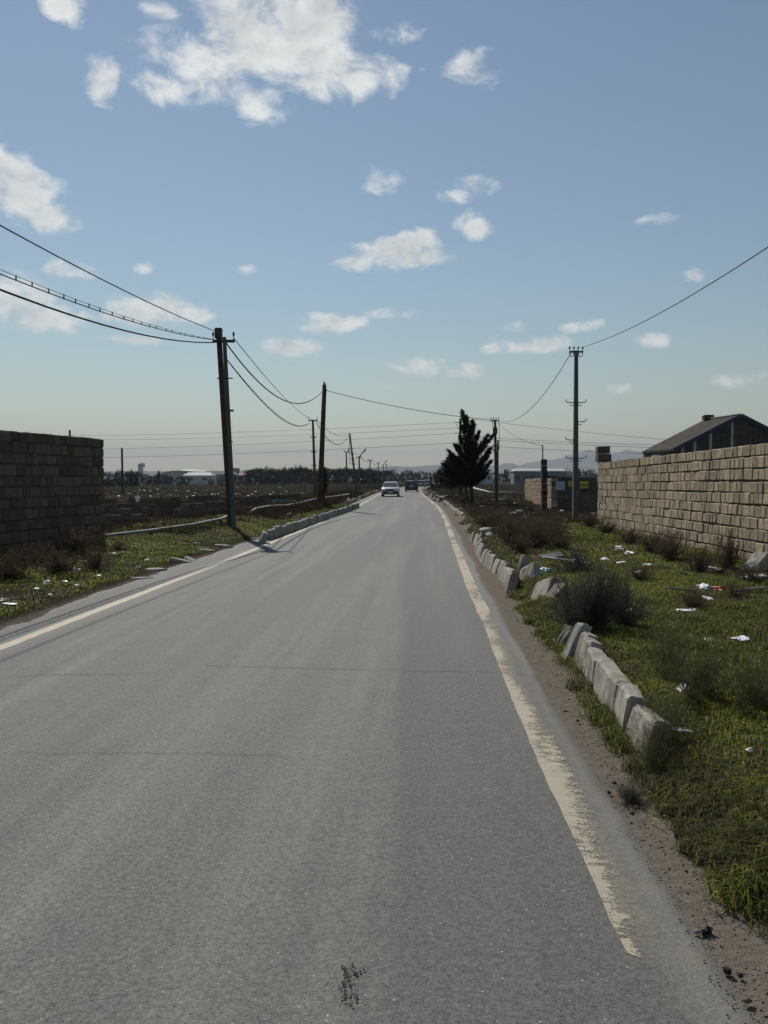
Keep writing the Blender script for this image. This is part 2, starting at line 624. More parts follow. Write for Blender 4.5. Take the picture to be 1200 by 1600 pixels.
# asphalt
def make_asphalt():
    m, t, b = new_mat('asphalt')
    big = noise(t, .55, 4.0, .6, stretch=(1.6, .12, 1))
    lanes = noise(t, 1.5, 4.0, .65, stretch=(1.0, .035, 1))
    mid = noise(t, 3.2, 5.0, .65)
    col = cmix(t, ramp(t, big, .35, .68), (.102, .102, .094), (.136, .135, .124))
    col = cmix(t, ramp(t, lanes, .48, .66, 0, .85), col, (.172, .17, .155))
    col = cmix(t, ramp(t, mid, .52, .75, 0, .5), col, (.1, .1, .096))
    fine = noise(t, 150.0, 3.0, .75)
    col = cmix(t, ramp(t, fine, .3, .7), cmix(t, 1.0, col, (.5, .5, .5), 'MULTIPLY'), cmix(t, 1.0, col, (1.5, 1.49, 1.45), 'MULTIPLY'))
    grain = noise(t, 48.0, 2.0, .6)
    col = cmix(t, ramp(t, grain, .32, .68), cmix(t, 1.0, col, (.74, .74, .74), 'MULTIPLY'), cmix(t, 1.0, col, (1.24, 1.24, 1.23), 'MULTIPLY'))
    pos = nd(t, 'ShaderNodeNewGeometry').outputs['Position']
    vo = nd(t, 'ShaderNodeTexVoronoi')
    vo.inputs['Scale'].default_value = 85.0
    t.links.new(pos, vo.inputs['Vector'])
    sp = nd(t, 'ShaderNodeSeparateColor')
    t.links.new(vo.outputs['Color'], sp.inputs[0])
    pale = mth(t, 'MULTIPLY', mth(t, 'GREATER_THAN', sp.outputs[0], .975), mth(t, 'LESS_THAN', vo.outputs['Distance'], .34))
    col = cmix(t, mth(t, 'MULTIPLY', pale, mth(t, 'MULTIPLY', sp.outputs[1], .75)), col, (.45, .43, .39))
    dk = mth(t, 'MULTIPLY', mth(t, 'LESS_THAN', sp.outputs[0], .05), mth(t, 'LESS_THAN', vo.outputs['Distance'], .4))
    col = cmix(t, mth(t, 'MULTIPLY', dk, .7), col, (.03, .03, .03))
    at = nd(t, 'ShaderNodeAttribute', attribute_name='dust')
    dn = noise(t, 7.0, 5.0, .7)
    df = ramp(t, mth(t, 'ADD', at.outputs['Fac'], mth(t, 'MULTIPLY', mth(t, 'SUBTRACT', dn, .5), 1.1)), .25, .95)
    col = cmix(t, df, col, (.185, .165, .137))
    setc(t, b, col, .85, .3)
    bump(t, b, mth(t, 'ADD', fine, mth(t, 'MULTIPLY', vo.outputs['Distance'], .8)), .5, .004)
    return m


M['asphalt'] = make_asphalt()


def make_paint(name, c, wear, near_wear):
    m, t, b = new_mat(name)
    n = noise(t, 6.0, 6.0, .7)
    cracks = noise(t, 10.0, 6.0, .8, stretch=(.8, 1.9, 1))
    fine = noise(t, 80.0, 3.0, .7)
    at = nd(t, 'ShaderNodeAttribute', attribute_name='wear')
    v = mth(t, 'ADD', mth(t, 'MULTIPLY', cracks, .8), mth(t, 'MULTIPLY', fine, .55))
    v = mth(t, 'ADD', v, mth(t, 'MULTIPLY', n, .35))
    v = mth(t, 'ADD', v, at.outputs['Fac'])
    keep = ramp(t, v, wear + .09, wear - .05)
    film = ramp(t, mth(t, 'ADD', noise(t, 22.0, 5.0, .75), mth(t, 'MULTIPLY', fine, .4)), .5, .95, .5, .0)
    keep = mth(t, 'MAXIMUM', keep, mth(t, 'MULTIPLY', film, nd(t, 'ShaderNodeAttribute', attribute_name='fade').outputs['Fac']))
    col = cmix(t, ramp(t, n, .3, .75), tuple(x * .78 for x in c), c)
    col = cmix(t, ramp(t, fine, .3, .75, 0, .35), col, tuple(x * .6 for x in c))
    setc(t, b, col, .75, .3)
    bump(t, b, fine, .5, .005)
    tr = nd(t, 'ShaderNodeBsdfTransparent')
    mx = nd(t, 'ShaderNodeMixShader')
    t.links.new(keep, mx.inputs[0])
    t.links.new(tr.outputs[0], mx.inputs[1])
    t.links.new(b.outputs[0], mx.inputs[2])
    t.links.new(mx.outputs[0], t.nodes['Material Output'].inputs['Surface'])
    return m


M['paint_left'] = make_paint('cream_road_paint', (.46, .395, .285), 1.2, 0)
M['paint_right'] = make_paint('worn_cream_road_paint', (.42, .365, .265), 1.0, 0)


def make_ground():
    m, t, b = new_mat('soil_and_turf')
    g = nd(t, 'ShaderNodeAttribute', attribute_name='green').outputs['Fac']
    d = nd(t, 'ShaderNodeAttribute', attribute_name='dirt').outputs['Fac']
    n1_ = noise(t, 1.3, 6.0, .7)
    n2_ = noise(t, 14.0, 6.0, .75)
    n3_ = noise(t, 60.0, 4.0, .75)
    brown = cmix(t, ramp(t, n1_, .3, .7), (.03, .025, .019), (.052, .043, .032))
    far = noise(t, .09, 5.0, .7)
    brown = cmix(t, ramp(t, far, .42, .68, 0, .7), brown, (.06, .05, .033))
    turf = cmix(t, ramp(t, n2_, .3, .7), (.036, .04, .013), (.075, .085, .022))
    dirtc = cmix(t, ramp(t, n2_, .25, .75), (.118, .099, .077), (.225, .192, .153))
    dirtc = cmix(t, ramp(t, n3_, .55, .75, 0, .6), dirtc, (.08, .066, .052))
    gf = ramp(t, mth(t, 'ADD', g, mth(t, 'MULTIPLY', mth(t, 'SUBTRACT', n1_, .5), .8)), .3, .7)
    df = ramp(t, mth(t, 'ADD', d, mth(t, 'MULTIPLY', mth(t, 'SUBTRACT', n2_, .5), .9)), .3, .7)
    col = cmix(t, gf, brown, turf)
    col = cmix(t, df, col, dirtc)
    setc(t, b, col, 1.0, .0)
    bump(t, b, mth(t, 'ADD', n2_, mth(t, 'MULTIPLY', n3_, .5)), .9, .03)
    return m


M['ground'] = make_ground()

# ------------------------------------------------------------------ the lie of the land
_yy = np.arange(-60, 700, 1.0)
_cc = np.interp(_yy, [-60, 42, 72, 105, 170, 260, 400, 700], [0, 0, -1.0, -1.9, -1.3, 1.5, 12, 45])
_k = np.ones(21) / 21
_cc = np.convolve(np.pad(_cc, 10, mode='edge'), _k, mode='valid')


def roadc(y):
    return np.interp(y, _yy, _cc)


def roadz(y):
    return np.interp(y, [0, 50, 120, 400, 1000], [0, 0, -.16, -.45, -.7])


U_RIGHT, U_LEFT = .86, -4.78


def flare(y):
    return np.interp(y, [0, 2.3, 2.7, 3.5, 5.5], [.14, .12, .08, .03, 0])


def land(x, y):
    x, y = np.asarray(x, dtype=np.float64), np.asarray(y, dtype=np.float64)
    u = x - roadc(y)
    zr = np.interp(np.where(u < 1.2, u - flare(y), u), [.6, .8, .88, 1.2, 1.32, 1.45, 1.75, 3, 6, 9, 30, 200, 5000], [-.06, -.02, -.004, .012, .05, .16, .21, .16, .1, .05, -.1, -.4, -.5])
    zl = np.interp(-u, [4.4, 4.6, 4.8, 5.1, 5.6, 7.0, 9, 13, 40, 200, 5000], [-.06, -.02, -.004, .03, .09, .2, .15, -.1, -.3, -.5, -.6])
    z = np.where(u > -1.9, zr, zl)
    off = np.clip(np.maximum(u - 1.2, -u - 4.95), 0, None)
    z = z + (fbm(x * 1.1, y * 1.1, 3) - .5) * .1 * np.clip(off / 1.0, 0, 1)
    z = z + (fbm(x * 4.5, y * 4.5, 9, 2) - .5) * .035 * np.clip(off / .4 + .25, 0, 1) * (np.abs(u + 1.9) > 2.85)
    z = z + (fbm(x * .12, y * .12, 5) - .5) * .35 * np.clip((off - 6) / 20, 0, 1)
    return z + roadz(y)


def landz(x, y):
    return float(land(np.array([x]), np.array([y]))[0])


def green_at(x, y):
    """where turf grows: the two verges near the road"""
    u = x - roadc(y)
    gr = np.clip((u - verge_edge(y) + .05) / .2, 0, 1) * np.clip((34 - y) / 10, 0, 1)
    gl = np.clip((-u - 4.92) / .3, 0, 1) * np.clip((9.2 + u) / 1.5, 0, 1) * np.clip((31 - y) / 8, 0, 1)
    strip = np.clip((-u - 4.9) / .2, 0, 1) * np.clip((6.5 + u) / .8, 0, 1) * .75 * (y < 80)
    g = np.maximum(np.maximum(gr, gl), strip)
    patch = fbm(x * .55, y * .55, 21)
    scrubby = np.clip((y - 11.5) / 2.5, 0, 1) * np.clip((4.2 - u) / 1.5, 0, 1) * (u > 0)
    return g * np.clip(.62 + (patch - .42) * 4.0, 0, 1) * (1 - .75 * scrubby)


def verge_edge(y):
    e = 1.27 + (fbm(y * .9, y * 0, 91) - .5) * .5
    e = np.where((y > 4.2) & (y < 7.2), 1.16 + (fbm(y * 2.9, y * 0, 92) - .5) * .25, e)
    return np.where((y >= 7.2) & (y < 12), 1.2 + (fbm(y * 1.6, y * 0, 93) - .5) * .35, e)


def axis(segs):
    out = [segs[0][0]]
    for a, b, s in segs:
        n = max(1, int(round((b - a) / s)))
        out += list(np.linspace(a, b, n + 1)[1:])
    return np.array(out)


gx = axis([(-9000, -1000, 1000), (-1000, -200, 100), (-200, -60, 14), (-60, -20, 3), (-20, -10, .8), (-10, -4.2, .14), (-4.2, .7, .7), (.7, 3.2, .085),
           (3.2, 9, .16), (9, 20, .8), (20, 60, 3), (60, 200, 14), (200, 1000, 100), (1000, 9000, 1000)])
gy = axis([(-9000, -1000, 1000), (-1000, -100, 100), (-100, -20, 10), (-20, 0, 1.5), (0, 12, .11), (12, 30, .25), (30, 60, .8), (60, 150, 3), (150, 420, 10),
           (420, 1000, 80), (1000, 9000, 1000)])
XX, YY = np.meshgrid(gx, gy)
ZZ = land(XX, YY)
nv_x, nv_y = len(gx), len(gy)
idx = np.arange(nv_x * nv_y).reshape(nv_y, nv_x)
FQ = np.stack([idx[:-1, :-1], idx[:-1, 1:], idx[1:, 1:], idx[1:, :-1]], -1).reshape(-1, 4)
UU = XX - roadc(YY)
dirt_a = np.clip((verge_edge(YY) + .12 - UU) / .2, 0, 1) * np.clip((UU - .6) / .1, 0, 1) * (.62 + .5 * fbm(XX * .5, YY * .5, 31))
dirt_b = np.clip((UU + 5.02) / .2, 0, 1) * np.clip((-UU - 4.4) / .1, 0, 1) * .55
me = np_mesh('ground', np.stack([XX, YY, ZZ], -1).reshape(-1, 3), FQ, M['ground'], smooth=True,
             uni={'green': green_at(XX, YY).ravel(), 'dirt': np.maximum(dirt_a, dirt_b).ravel()})
tag(link_mesh('ground', me), kind='structure')

# ------------------------------------------------------------------ the road
ry = axis([(-40, 0, 2), (0, 14, .12), (14, 40, .35), (40, 140, 1.2), (140, 640, 5)])
cols = np.concatenate([[0], np.linspace(.004, .05, 5), np.linspace(.1, .9, 15), np.linspace(.95, .996, 5), [1]])
eR = U_RIGHT + .06 + flare(ry) + (fbm(ry * .6, ry * 0, 41) - .5) * .12 + (fbm(ry * 7, ry * 0, 42) - .5) * .03
eL = U_LEFT + (fbm(ry * 1.1, ry * 0, 43) - .5) * .34 + (fbm(ry * 5, ry * 0, 44) - .5) * .14
RX = roadc(ry)[:, None] + eL[:, None] * (1 - cols) + eR[:, None] * cols
RY = np.repeat(ry[:, None], len(cols), 1)
RZ = np.repeat(roadz(ry)[:, None], len(cols), 1) + .004
RZ += (fbm(RX * .7, RY * .25, 47) - .5) * .016
RZ[:, 0] -= .05
RZ[:, -1] -= .05
RZ[:, -6:-1] -= np.array([.0, .002, .004, .006, .009])
RZ[:, 1:6] -= np.array([.009, .006, .004, .002, 0])
ri = np.arange(RX.size).reshape(RX.shape)
RF = np.stack([ri[:-1, :-1], ri[:-1, 1:], ri[1:, 1:], ri[1:, :-1]], -1).reshape(-1, 4)
RU = RX - roadc(RY)
dust = np.clip((RU - .6) / .32, 0, 1) * .7 + np.clip((-4.45 - RU) / .4, 0, 1) * .5
me = np_mesh('road', np.stack([RX, RY, RZ], -1).reshape(-1, 3), RF, M['asphalt'], smooth=True, uni={'dust': dust.ravel()})
road = tag(link_mesh('road', me), kind='structure')


def road_top(x, y):
    return float(roadz(y)) + .004 + float((fbm(np.array([x * .7]), np.array([y * .25]), 47)[0] - .5) * .016)


def line_sheet(name, u_c, half, y0, y1, mat, wearf, wob=0.03, seed=0, gaps=()):
    ys = axis([(y0, min(y1, 40), .12), (min(y1, 40), y1, 1.0)]) if y1 > 40 else axis([(y0, y1, .12)])
    cs = np.linspace(-1, 1, 9)
    cen = roadc(ys) + u_c(ys) + (fbm(ys * .35, ys * 0, 60 + seed) - .5) * wob
    hw = half * (1 + (fbm(ys * 2.2, ys * 0, 63 + seed) - .5) * .12)
    X = cen[:, None] + hw[:, None] * cs
    X[:, 0] += (fbm(ys * 9, ys * 0, 64 + seed) - .5) * .014
    X[:, -1] += (fbm(ys * 7, ys * 0, 65 + seed) - .5) * .02
    Y = np.repeat(ys[:, None], len(cs), 1)
    if y0 > 0:
        Y[0] += .035 * (cs ** 2)
    Z = roadz(Y) +   .0065 + (fbm(X * .7, Y * .25, 47) - .5) * .016
    i_ = np.arange(X.size).reshape(X.shape)
    F_ = np.stack([i_[:-1, :-1], i_[:-1, 1:], i_[1:, 1:], i_[1:, :-1]], -1).reshape(-1, 4)
    for (a, b) in gaps:
        yc = ys[:-1]
        keep = ~((yc > a) & (yc < b))
        F_ = F_.reshape(len(ys) - 1, len(cs) - 1, 4)[keep].reshape(-1, 4)
    W = wearf(ys[:, None], cs[None, :]) + np.zeros_like(X) + (.3 if y0 > 0 else .1) * (fbm(X * 9, Y * 3.5, 77 + seed) - .5)
    me_ = np_mesh(name, np.stack([X, Y, Z], -1).reshape(-1, 3), F_, mat, smooth=True, uni={'wear': W.ravel(), 'fade': (np.clip((1 - np.abs(cs))[None, :] / .4, 0, 1) * np.clip((ys - y0) / .25, 0, 1)[:, None]).ravel()})
    return tag(link_mesh(name, me_), kind='structure')


line_sheet('edge_line', lambda y: np.interp(y, [0, 8, 14, 25, 60], [-4.25, -4.16, -4.06, -4.05, -4.1]), .07, -30, 120, M['paint_left'],
           lambda y, c: .18 * np.clip((fbm(y * .25, y * 0 + 3, 71) - .45) * 3, 0, 1), .05, 1)
line_sheet('edge_line', lambda y: np.interp(y, [0, 2.6, 4, 7, 12, 20, 30, 60], [.765, .765, .725, .70, .66, .655, .665, .66]), .08, 2.6, 110, M['paint_right'],
           lambda y, c: np.clip(.33 - (y - 2.6) * .03, .05, .42) * np.clip(.3 + .6 * (c + .2) + .5 * np.clip(-c - .75, 0, 1), 0, 1) * (.55 + .9 * fbm(y * .9, y * 0, 75)) + .16 * np.clip((fbm(y * .5, y * 0, 72) - .4) * 3, 0, 1), .04, 5)


def crack(pts_px, w, name='road_crack_and_shadow'):
    m = MB()
    px_seed = pts_px[0][0] * .37
    pts = [G(px, py, .0) for px, py in pts_px]
    fine = []
    for a, b in zip(pts[:-1], pts[1:]):
        n = max(2, int((b - a).length / .06))
        for i in range(n):
            fine.append(a.lerp(b, i / n) + Vector((random.uniform(-.006, .006), random.uniform(-.012, .012) + .03 * (float(vnoise(np.array([i * .21]), np.array([px_seed]), 5)[0]) - .5), 0)))
    vs, fs = [], []
    for i, p in enumerate(fine):
        ww = w * random.uniform(.35, 1.2) * min(1, i / 3 + .15, (len(fine) - i) / 3)
        z = road_top(p.x, p.y) + .0045
        vs += [(p.x, p.y - ww, z), (p.x, p.y + ww, z)]
        if i:
            k = 2 * i
            fs.append((k - 2, k, k + 1, k - 1))
    m.add(vs, fs)
    return m.build(name, M['crack'], road)


crack([(0, 1060), (60, 1056), (120, 1055), (175, 1055), (260, 1052)], .0035)
crack([(296, 1041), (400, 1044), (520, 1047), (620, 1049), (790, 1052)], .003)
crack([(0, 1179), (120, 1179), (260, 1178), (340, 1179), (470, 1183)], .002)
crack([(382, 853), (402, 859), (426, 863), (450, 864)], .012)  # dark strip painted as the leaning pole's shadow on the road
crack([(738, 938), (752, 938)], .012)
# the gouge in the tarmac close to the camera
gm = MB()
for i in range(70):
    px, py = random.gauss(539, 3.5) + (5 if i % 3 == 0 else 0), random.uniform(1512, 1572)
    if i % 3 == 0:
        px = random.gauss(556, 5)
    q = G(px, py, 0)
    s = random.uniform(.0015, .0055)
    z = road_top(q.x, q.y)
    gm.add([(q.x - s, q.y - s * .7, z + .005), (q.x + s, q.y - s, z + .005), (q.x + s * .8, q.y + s, z + .005), (q.x - s * .6, q.y + s * 1.4, z + .006)], [(0, 1, 2, 3)])
gm.build('gouge', M['crack'], road)
gm = MB()
for i in range(60):                                   # paler grit in the middle of the gouge
    q = G(random.gauss(547, 3), random.uniform(1514, 1578), 0)
    s = random.uniform(.001, .004)
    z = road_top(q.x, q.y) + .0048
    gm.add([(q.x - s, q.y - s, z), (q.x + s, q.y - s * .6, z), (q.x + s * .7, q.y + s, z), (q.x - s * .8, q.y + s * .8, z)], [(0, 1, 2, 3)])
gm.build('grit', M['mortar'], road)


# ------------------------------------------------------------------ hills and haze
def hill_height(az):
    """ridge height in metres over the azimuth (degrees, clockwise from the camera's view)"""
    base = 26 + 6 * math.sin(az * .21 + 1) + 4 * math.sin(az * .67)
    if az > 4:
        base += 14 * min(1, (az - 4) / 5) + 3 * math.sin(az * 1.9)
    return base


HN = 720


def hill_ring(name, r0, r1, hf, seed):
    V, F = [], []
    rows = 9
    for i in range(HN):
        az = -180 + 360 * i / HN
        a = R(az) - YAW
        h = hf(az)
        for j in range(rows):
            t = j / (rows - 1)
            r_ = r0 + (r1 - r0) * t
            prof = math.sin(math.pi * min(1, t * 1.15) * .5) if t < .87 else math.cos((t - .87) / .13 * math.pi / 2)
            nz = float(fbm(np.array([math.sin(a) * r_ * .006]), np.array([math.cos(a) * r_ * .006]), seed)[0])
            V.append((math.sin(a) * r_, math.cos(a) * r_, -6 + h * prof * (.8 + .4 * nz)))
    for i in range(HN):
        k, k2 = i * rows, ((i + 1) % HN) * rows
        for j in range(rows - 1):
            F.append((k + j, k2 + j, k2 + j + 1, k + j + 1))
    me_ = np_mesh(name, V, np.array(F), M['hill'], smooth=True)
    return tag(link_mesh(name, me_), kind='structure')


M['hill'] = simple('hill_scrub', (.1, .095, .075), 1.0, .0, var=.35, scale=.02)
hill_ring('hills', 4600, 5600, lambda az: float(np.interp(az, [-180, -14, -6, 3, 180], [48, 52, 78, 92, 92])) + 8 * math.sin(az * .3) + 4 * math.sin(az * 1.3 + 1) + (18 if 8.6 < az < 9.6 else 0), 81)


def far_hills(az):
    pts = [(-180, 20), (-30, 16), (-20, 22), (-6, 20), (4, 40), (7.0, 62), (9, 48), (11.0, 78), (12.2, 96), (13.6, 112), (15, 125), (16, 118), (17.6, 130), (19, 108), (22, 120),
           (26, 90), (40, 60), (180, 20)]
    return float(np.interp(az, [p[0] for p in pts], [p[1] for p in pts])) + 2 * math.sin(az * 5.1)


hill_ring('hills', 6800, 8000, lambda az: far_hills(az) * 2.15, 87)

hz = MB().box((0, 0, 165), (18600, 18600, 350))
mhz, thz, bhz = new_mat('haze_air')
thz.nodes.remove(bhz)
pv = nd(thz, 'ShaderNodeVolumePrincipled')
pv.inputs['Color'].default_value = (.47, .525, .59, 1)
pv.inputs['Density'].default_value = 1.9e-4
pv.inputs['Anisotropy'].default_value = .15
thz.links.new(pv.outputs[0], thz.nodes['Material Output'].inputs['Volume'])
haze = tag(hz.build('haze', mhz), kind='stuff')

# ------------------------------------------------------------------ block walls
BLOCK_V = []


def block_mesh(k, mat, seed):
    """one rough-hewn block of unit size; its road-side face is worn back along the edges"""
    rr = random.Random(seed)
    b = .06
    vs = []
    for x, z in ((-1, -1), (1, -1), (1, 1), (-1, 1)):
        vs.append((x * .5, .5, z * .5))
    for x, z in ((-1, -1), (1, -1), (1, 1), (-1, 1)):
        vs.append((x * .5, -.5 + .05 + rr.uniform(0, .03), z * .5))
    for x, z in ((-1, -1), (1, -1), (1, 1), (-1, 1)):
        vs.append((x * (.5 - b * rr.uniform(.3, 1.7)), -.5 + rr.uniform(-.02, .02), z * (.5 - b * rr.uniform(.4, 2.0))))
    fs = [(3, 2, 1, 0)]
    for o_ in (0, 4):
        for j in range(4):
            a0, a1 = o_ + j, o_ + (j + 1) % 4
            fs.append((a0, a1, a1 + 4, a0 + 4))
    fs.append((8, 9, 10, 11))
    m = MB().add(vs, fs)
    return m.mesh('block', mat)


BLK = {key: [block_mesh(k, M[key], 100 + k) for k in range(14)] for key in ('block', 'block_shade')}


def block_wall(name, label, cat, A, B, za, zb, rows, row_h, thick, key, seed, wmin=.155, wmax=.38, max_parts=300, seen=None, top_step=None, face=1, gapz=.016, ragged=0.0):
    """a wall of courses from A to B; its dressed face is on the right of A->B when face = 1"""
    rr = random.Random(seed)
    A, B = Vector((A[0], A[1], 0)), Vector((B[0], B[1], 0))
    L = (B - A).length
    d = (B - A).normalized()
    nrm = Vector((d.y, -d.x, 0)) * face
    root = thing(name, label, cat, (A.x, A.y, min(za, zb)))
    ang = math.atan2(nrm.x, -nrm.y)                       # turns the block's -Y face to nrm
    rot = Matrix.Rotation(ang, 3, 'Z')
    tilt = math.atan2(zb - za, L)
    items = []
    for r_ in range(rows):
        s = rr.uniform(-.15, 0)
        while s < L:
            w = rr.choice([wmin, wmin * 1.1, wmin * 1.2, .2, .24, .27, .36, wmax]) * rr.uniform(.93, 1.07)
            e = min(s + w, L)
            s0 = max(s, 0)
            if e - s0 > .05:
                t = (s0 + e) / 2 / L
                z0 = za + (zb - za) * t
                top = rows if top_step is None else top_step(t * L)
                wob = (float(vnoise(np.array([t * L * .6]), np.array([r_ * 3.3]), seed)[0]) - .5) * .03
                if r_ < top and not (ragged and r_ > 0 and rr.random() < ragged * r_):
                    items.append((s0, e, z0 + r_ * row_h + wob, row_h - gapz * rr.uniform(.6, 1.6), rr.uniform(-.012, .012), rr.uniform(-.008, .008)))
            s += w
    vis = []
    for it in items:
        c = A + d * ((it[0] + it[1]) / 2)
        dep = (c - EYE).dot(FWD)
        px = 600 + FPX * (c - EYE).dot(RGT) / max(dep, .1)
        inside = dep > 0 and -20 < px < 1220
        vis.append((0 if inside else 1, dep))
    order = sorted(range(len(items)), key=lambda i: vis[i])
    rest = MB()
    tone = []
    for n_, i in enumerate(order):
        s0, e, z0, h, dep, tw = items[i]
        c = A + d * ((s0 + e) / 2) - nrm * (thick / 2 - dep)
        if n_ < max_parts:
            o = bpy.data.objects.new('block', BLK[key][rr.randrange(14)])
            COL.objects.link(o)
            o.parent = root
            o.location = Vector((c.x, c.y, z0 + h / 2)) - root.location
            o.rotation_euler = (rot @ Matrix.Rotation(tw * 2, 3, 'Z') @ Matrix.Rotation(tw + tilt * face * -1 * 0, 3, 'Y')).to_euler()
            o.scale = ((e - s0 - .011 * rr.uniform(.4, 1.8)), thick, h)
        else:
            rest.box((c.x, c.y, z0 + h / 2), (e - s0 - .012, thick, h), rot, .006)
            tone += [rr.random()] * 8
    if rest.v:
        o = rest.build('block_courses', M[key], root)
        o['kind'] = 'stuff'
        at = o.data.attributes.new('tone', 'FLOAT', 'POINT')
        at.data.foreach_set('value', np.array(tone, dtype=np.float32))
    core = MB()
    hgt = rows * row_h
    n = max(1, int(L / .5))
    for j in range(n):
        t0, t1 = j / n, (j + 1) / n
        tp = (rows if top_step is None else top_step((t0 + t1) / 2 * L)) * row_h - (.03 if not ragged else .3)
        if tp <= 0.05:
            continue
        p0, p1 = A + d * (L * t0), A + d * (L * t1)
        q = []
        for (p, t) in ((p0, t0), (p1, t1)):
            zz = za + (zb - za) * t
            for z_ in (zz - .4, zz + tp):
                for k in (.028, thick - .028):
                    q.append(Vector((p.x, p.y, z_)) - nrm * k)
        if j == 0:
            for k in range(4):
                q[k] += d * .02
        if j == n - 1:
            for k in range(4, 8):
                q[k] -= d * .02
        core.add(q, [(0, 1, 3, 2), (4, 6, 7, 5), (0, 2, 6, 4), (1, 5, 7, 3), (2, 3, 7, 6), (0, 4, 5, 1)])
    core.build('mortar_core', M['mortar'], root)
    return root


# the tall wall on the right of the road
WR_far, WR_near = P(934, 748, 26.0), P(1200, 748, 13.6)
dirn = (WR_near - WR_far).normalized()
WR_end = WR_near + dirn * 4.5
zf, zn = .0, .1
Lw = (WR_end - WR_far).length
zend = zf + (zn - zf) * Lw / (WR_near - WR_far).length
wall_r = block_wall('block_wall', 'long tan limestone block wall right of the road in front of the shed', 'wall', WR_far, WR_end, zf - .03, zend - .03, 10, .2225, .32, 'block', 11, face=1)
# the stub of the gate pillar on its far end
pil = MB()
pc = WR_far - dirn * .02 + Vector((.19, 0, 0))
for k, (h, jx, jy, ww) in enumerate([(.29, .0, .0, .44), (.26, -.03, .02, .40)]):
    m_ = MB().cbox((0, 0, 0), (ww, .42, h - .012), .02, None, .012)
    o = m_.build('pillar_block', M['mortar'], None)  # dark mortar colour paints in the shade on the camera side
    o.parent = wall_r
    o.location = Vector((pc.x + jx, pc.y + .02 + jy, 2.2 + .15 + k * .27)) - wall_r.location
    o.rotation_euler = (0, 0, random.uniform(-.05, .05))

# the dark wall on the left
WL_far, WL_near = P(163, 748, 18.0), P(0, 748, 14.3)
dl = (WL_near - WL_far).normalized()
WL_end = WL_near + dl * 4.0
wall_l = block_wall('block_wall', 'dark shaded block wall at the left edge with a short steel rod on top', 'wall', WL_far, WL_end, .2, .2, 11, .2165, .34, 'block_shade', 17, wmin=.2, face=-1)
MB().tube([WL_far + dl * 1.13 + Vector((.05, .2, 2.3 - 1.65 + WL_far.z - WL_far.z)) * 0 + Vector((-.16, 0, 0)) + Vector((0, 0, 2.5 - WL_far.z)),
           WL_far + dl * 1.13 + Vector((-.16, 0, 2.72 - WL_far.z))], .022, 8).build('steel_rod', M['dark_steel'], wall_l)

# ------------------------------------------------------------------ gate wall on the right with its boards
gc = P(861, 797, 38.5)
gl_far = P(820, 780, 58.0)
gate_root = block_wall('gate_wall', 'low tan block wall running away behind the rusty post', 'wall', (gl_far.x, gl_far.y), (gc.x, gc.y), -.1, .02, 8, .215, .3, 'block', 23, wmin=.25, wmax=.45, face=1)
gfr = P(945, 797, 38.2)
front = block_wall('gate_wall', 'shaded dark wall with three sign boards behind the concrete pole', 'wall', (gc.x + .02, gc.y + .03), (gfr.x + 3, gfr.y + .1), .02, .02, 8, .213, .3, 'block_shade', 29, wmin=.3, wmax=.5, face=1)  # shaded side: its shade is put into the darker stone colour
fcap = MB().box(((gc.x + gfr.x + 3) / 2, (gc.y + gfr.y) / 2 + .18, 1.76), ((gfr.x + 3 - gc.x), .36, .06)).build('coping', M['kerb_old'], front)


def sign_board(label, px0, py0, px1, py1, mat, lim=None):
    c = P((px0 + px1) / 2, (py0 + py1) / 2, 38.2)
    w, h = (px1 - px0) * 38.2 / FPX, (py1 - py0) * 38.2 / FPX
    root = thing('sign_board', label, 'sign', (c.x, c.y - .09, c.z - h / 2))
    MB().cbox((c.x, c.y - .09, c.z), (w, .03, h), .008).build('panel', mat, root)
    for sx in (-.38, .38):
        MB().tube([(c.x + sx * w, c.y - .1, c.z + h * .42), (c.x + sx * w, c.y - .112, c.z + h * .42)], .012, 6).build('bolt', M['dark_steel'], root)
    return root, c, w, h


sign_board('square white board on the dark wall, left of the yellow ones', 868, 752, 882, 766, M['sign_white'])
sign_board('small orange-yellow board half hidden by the concrete pole', 887, 751.5, 898, 760, M['sign_yellow'])
sg, c_, w_, h_ = sign_board('yellow-green board with black letters right of the concrete pole', 905, 752, 919, 763, M['sign_lime'])
cu = bpy.data.curves.new('lettering', 'FONT')
cu.body = 'SATILIR'
cu.align_x = 'CENTER'
cu.align_y = 'CENTER'
cu.size = .145
cu.extrude = .003
cu.offset = .003
tmp = bpy.data.objects.new('lettering_tmp', cu)
COL.objects.link(tmp)
dg = bpy.context.evaluated_depsgraph_get()
tme = bpy.data.meshes.new_from_object(tmp.evaluated_get(dg))
bpy.data.objects.remove(tmp)
tme.materials.clear()
tme.materials.append(M['sign_ink'])
lt = link_mesh('lettering', tme, sg)
lt.rotation_euler = (R(90), 0, 0)
lt.location = Vector((c_.x, c_.y - .11, c_.z - .01)) - sg.location

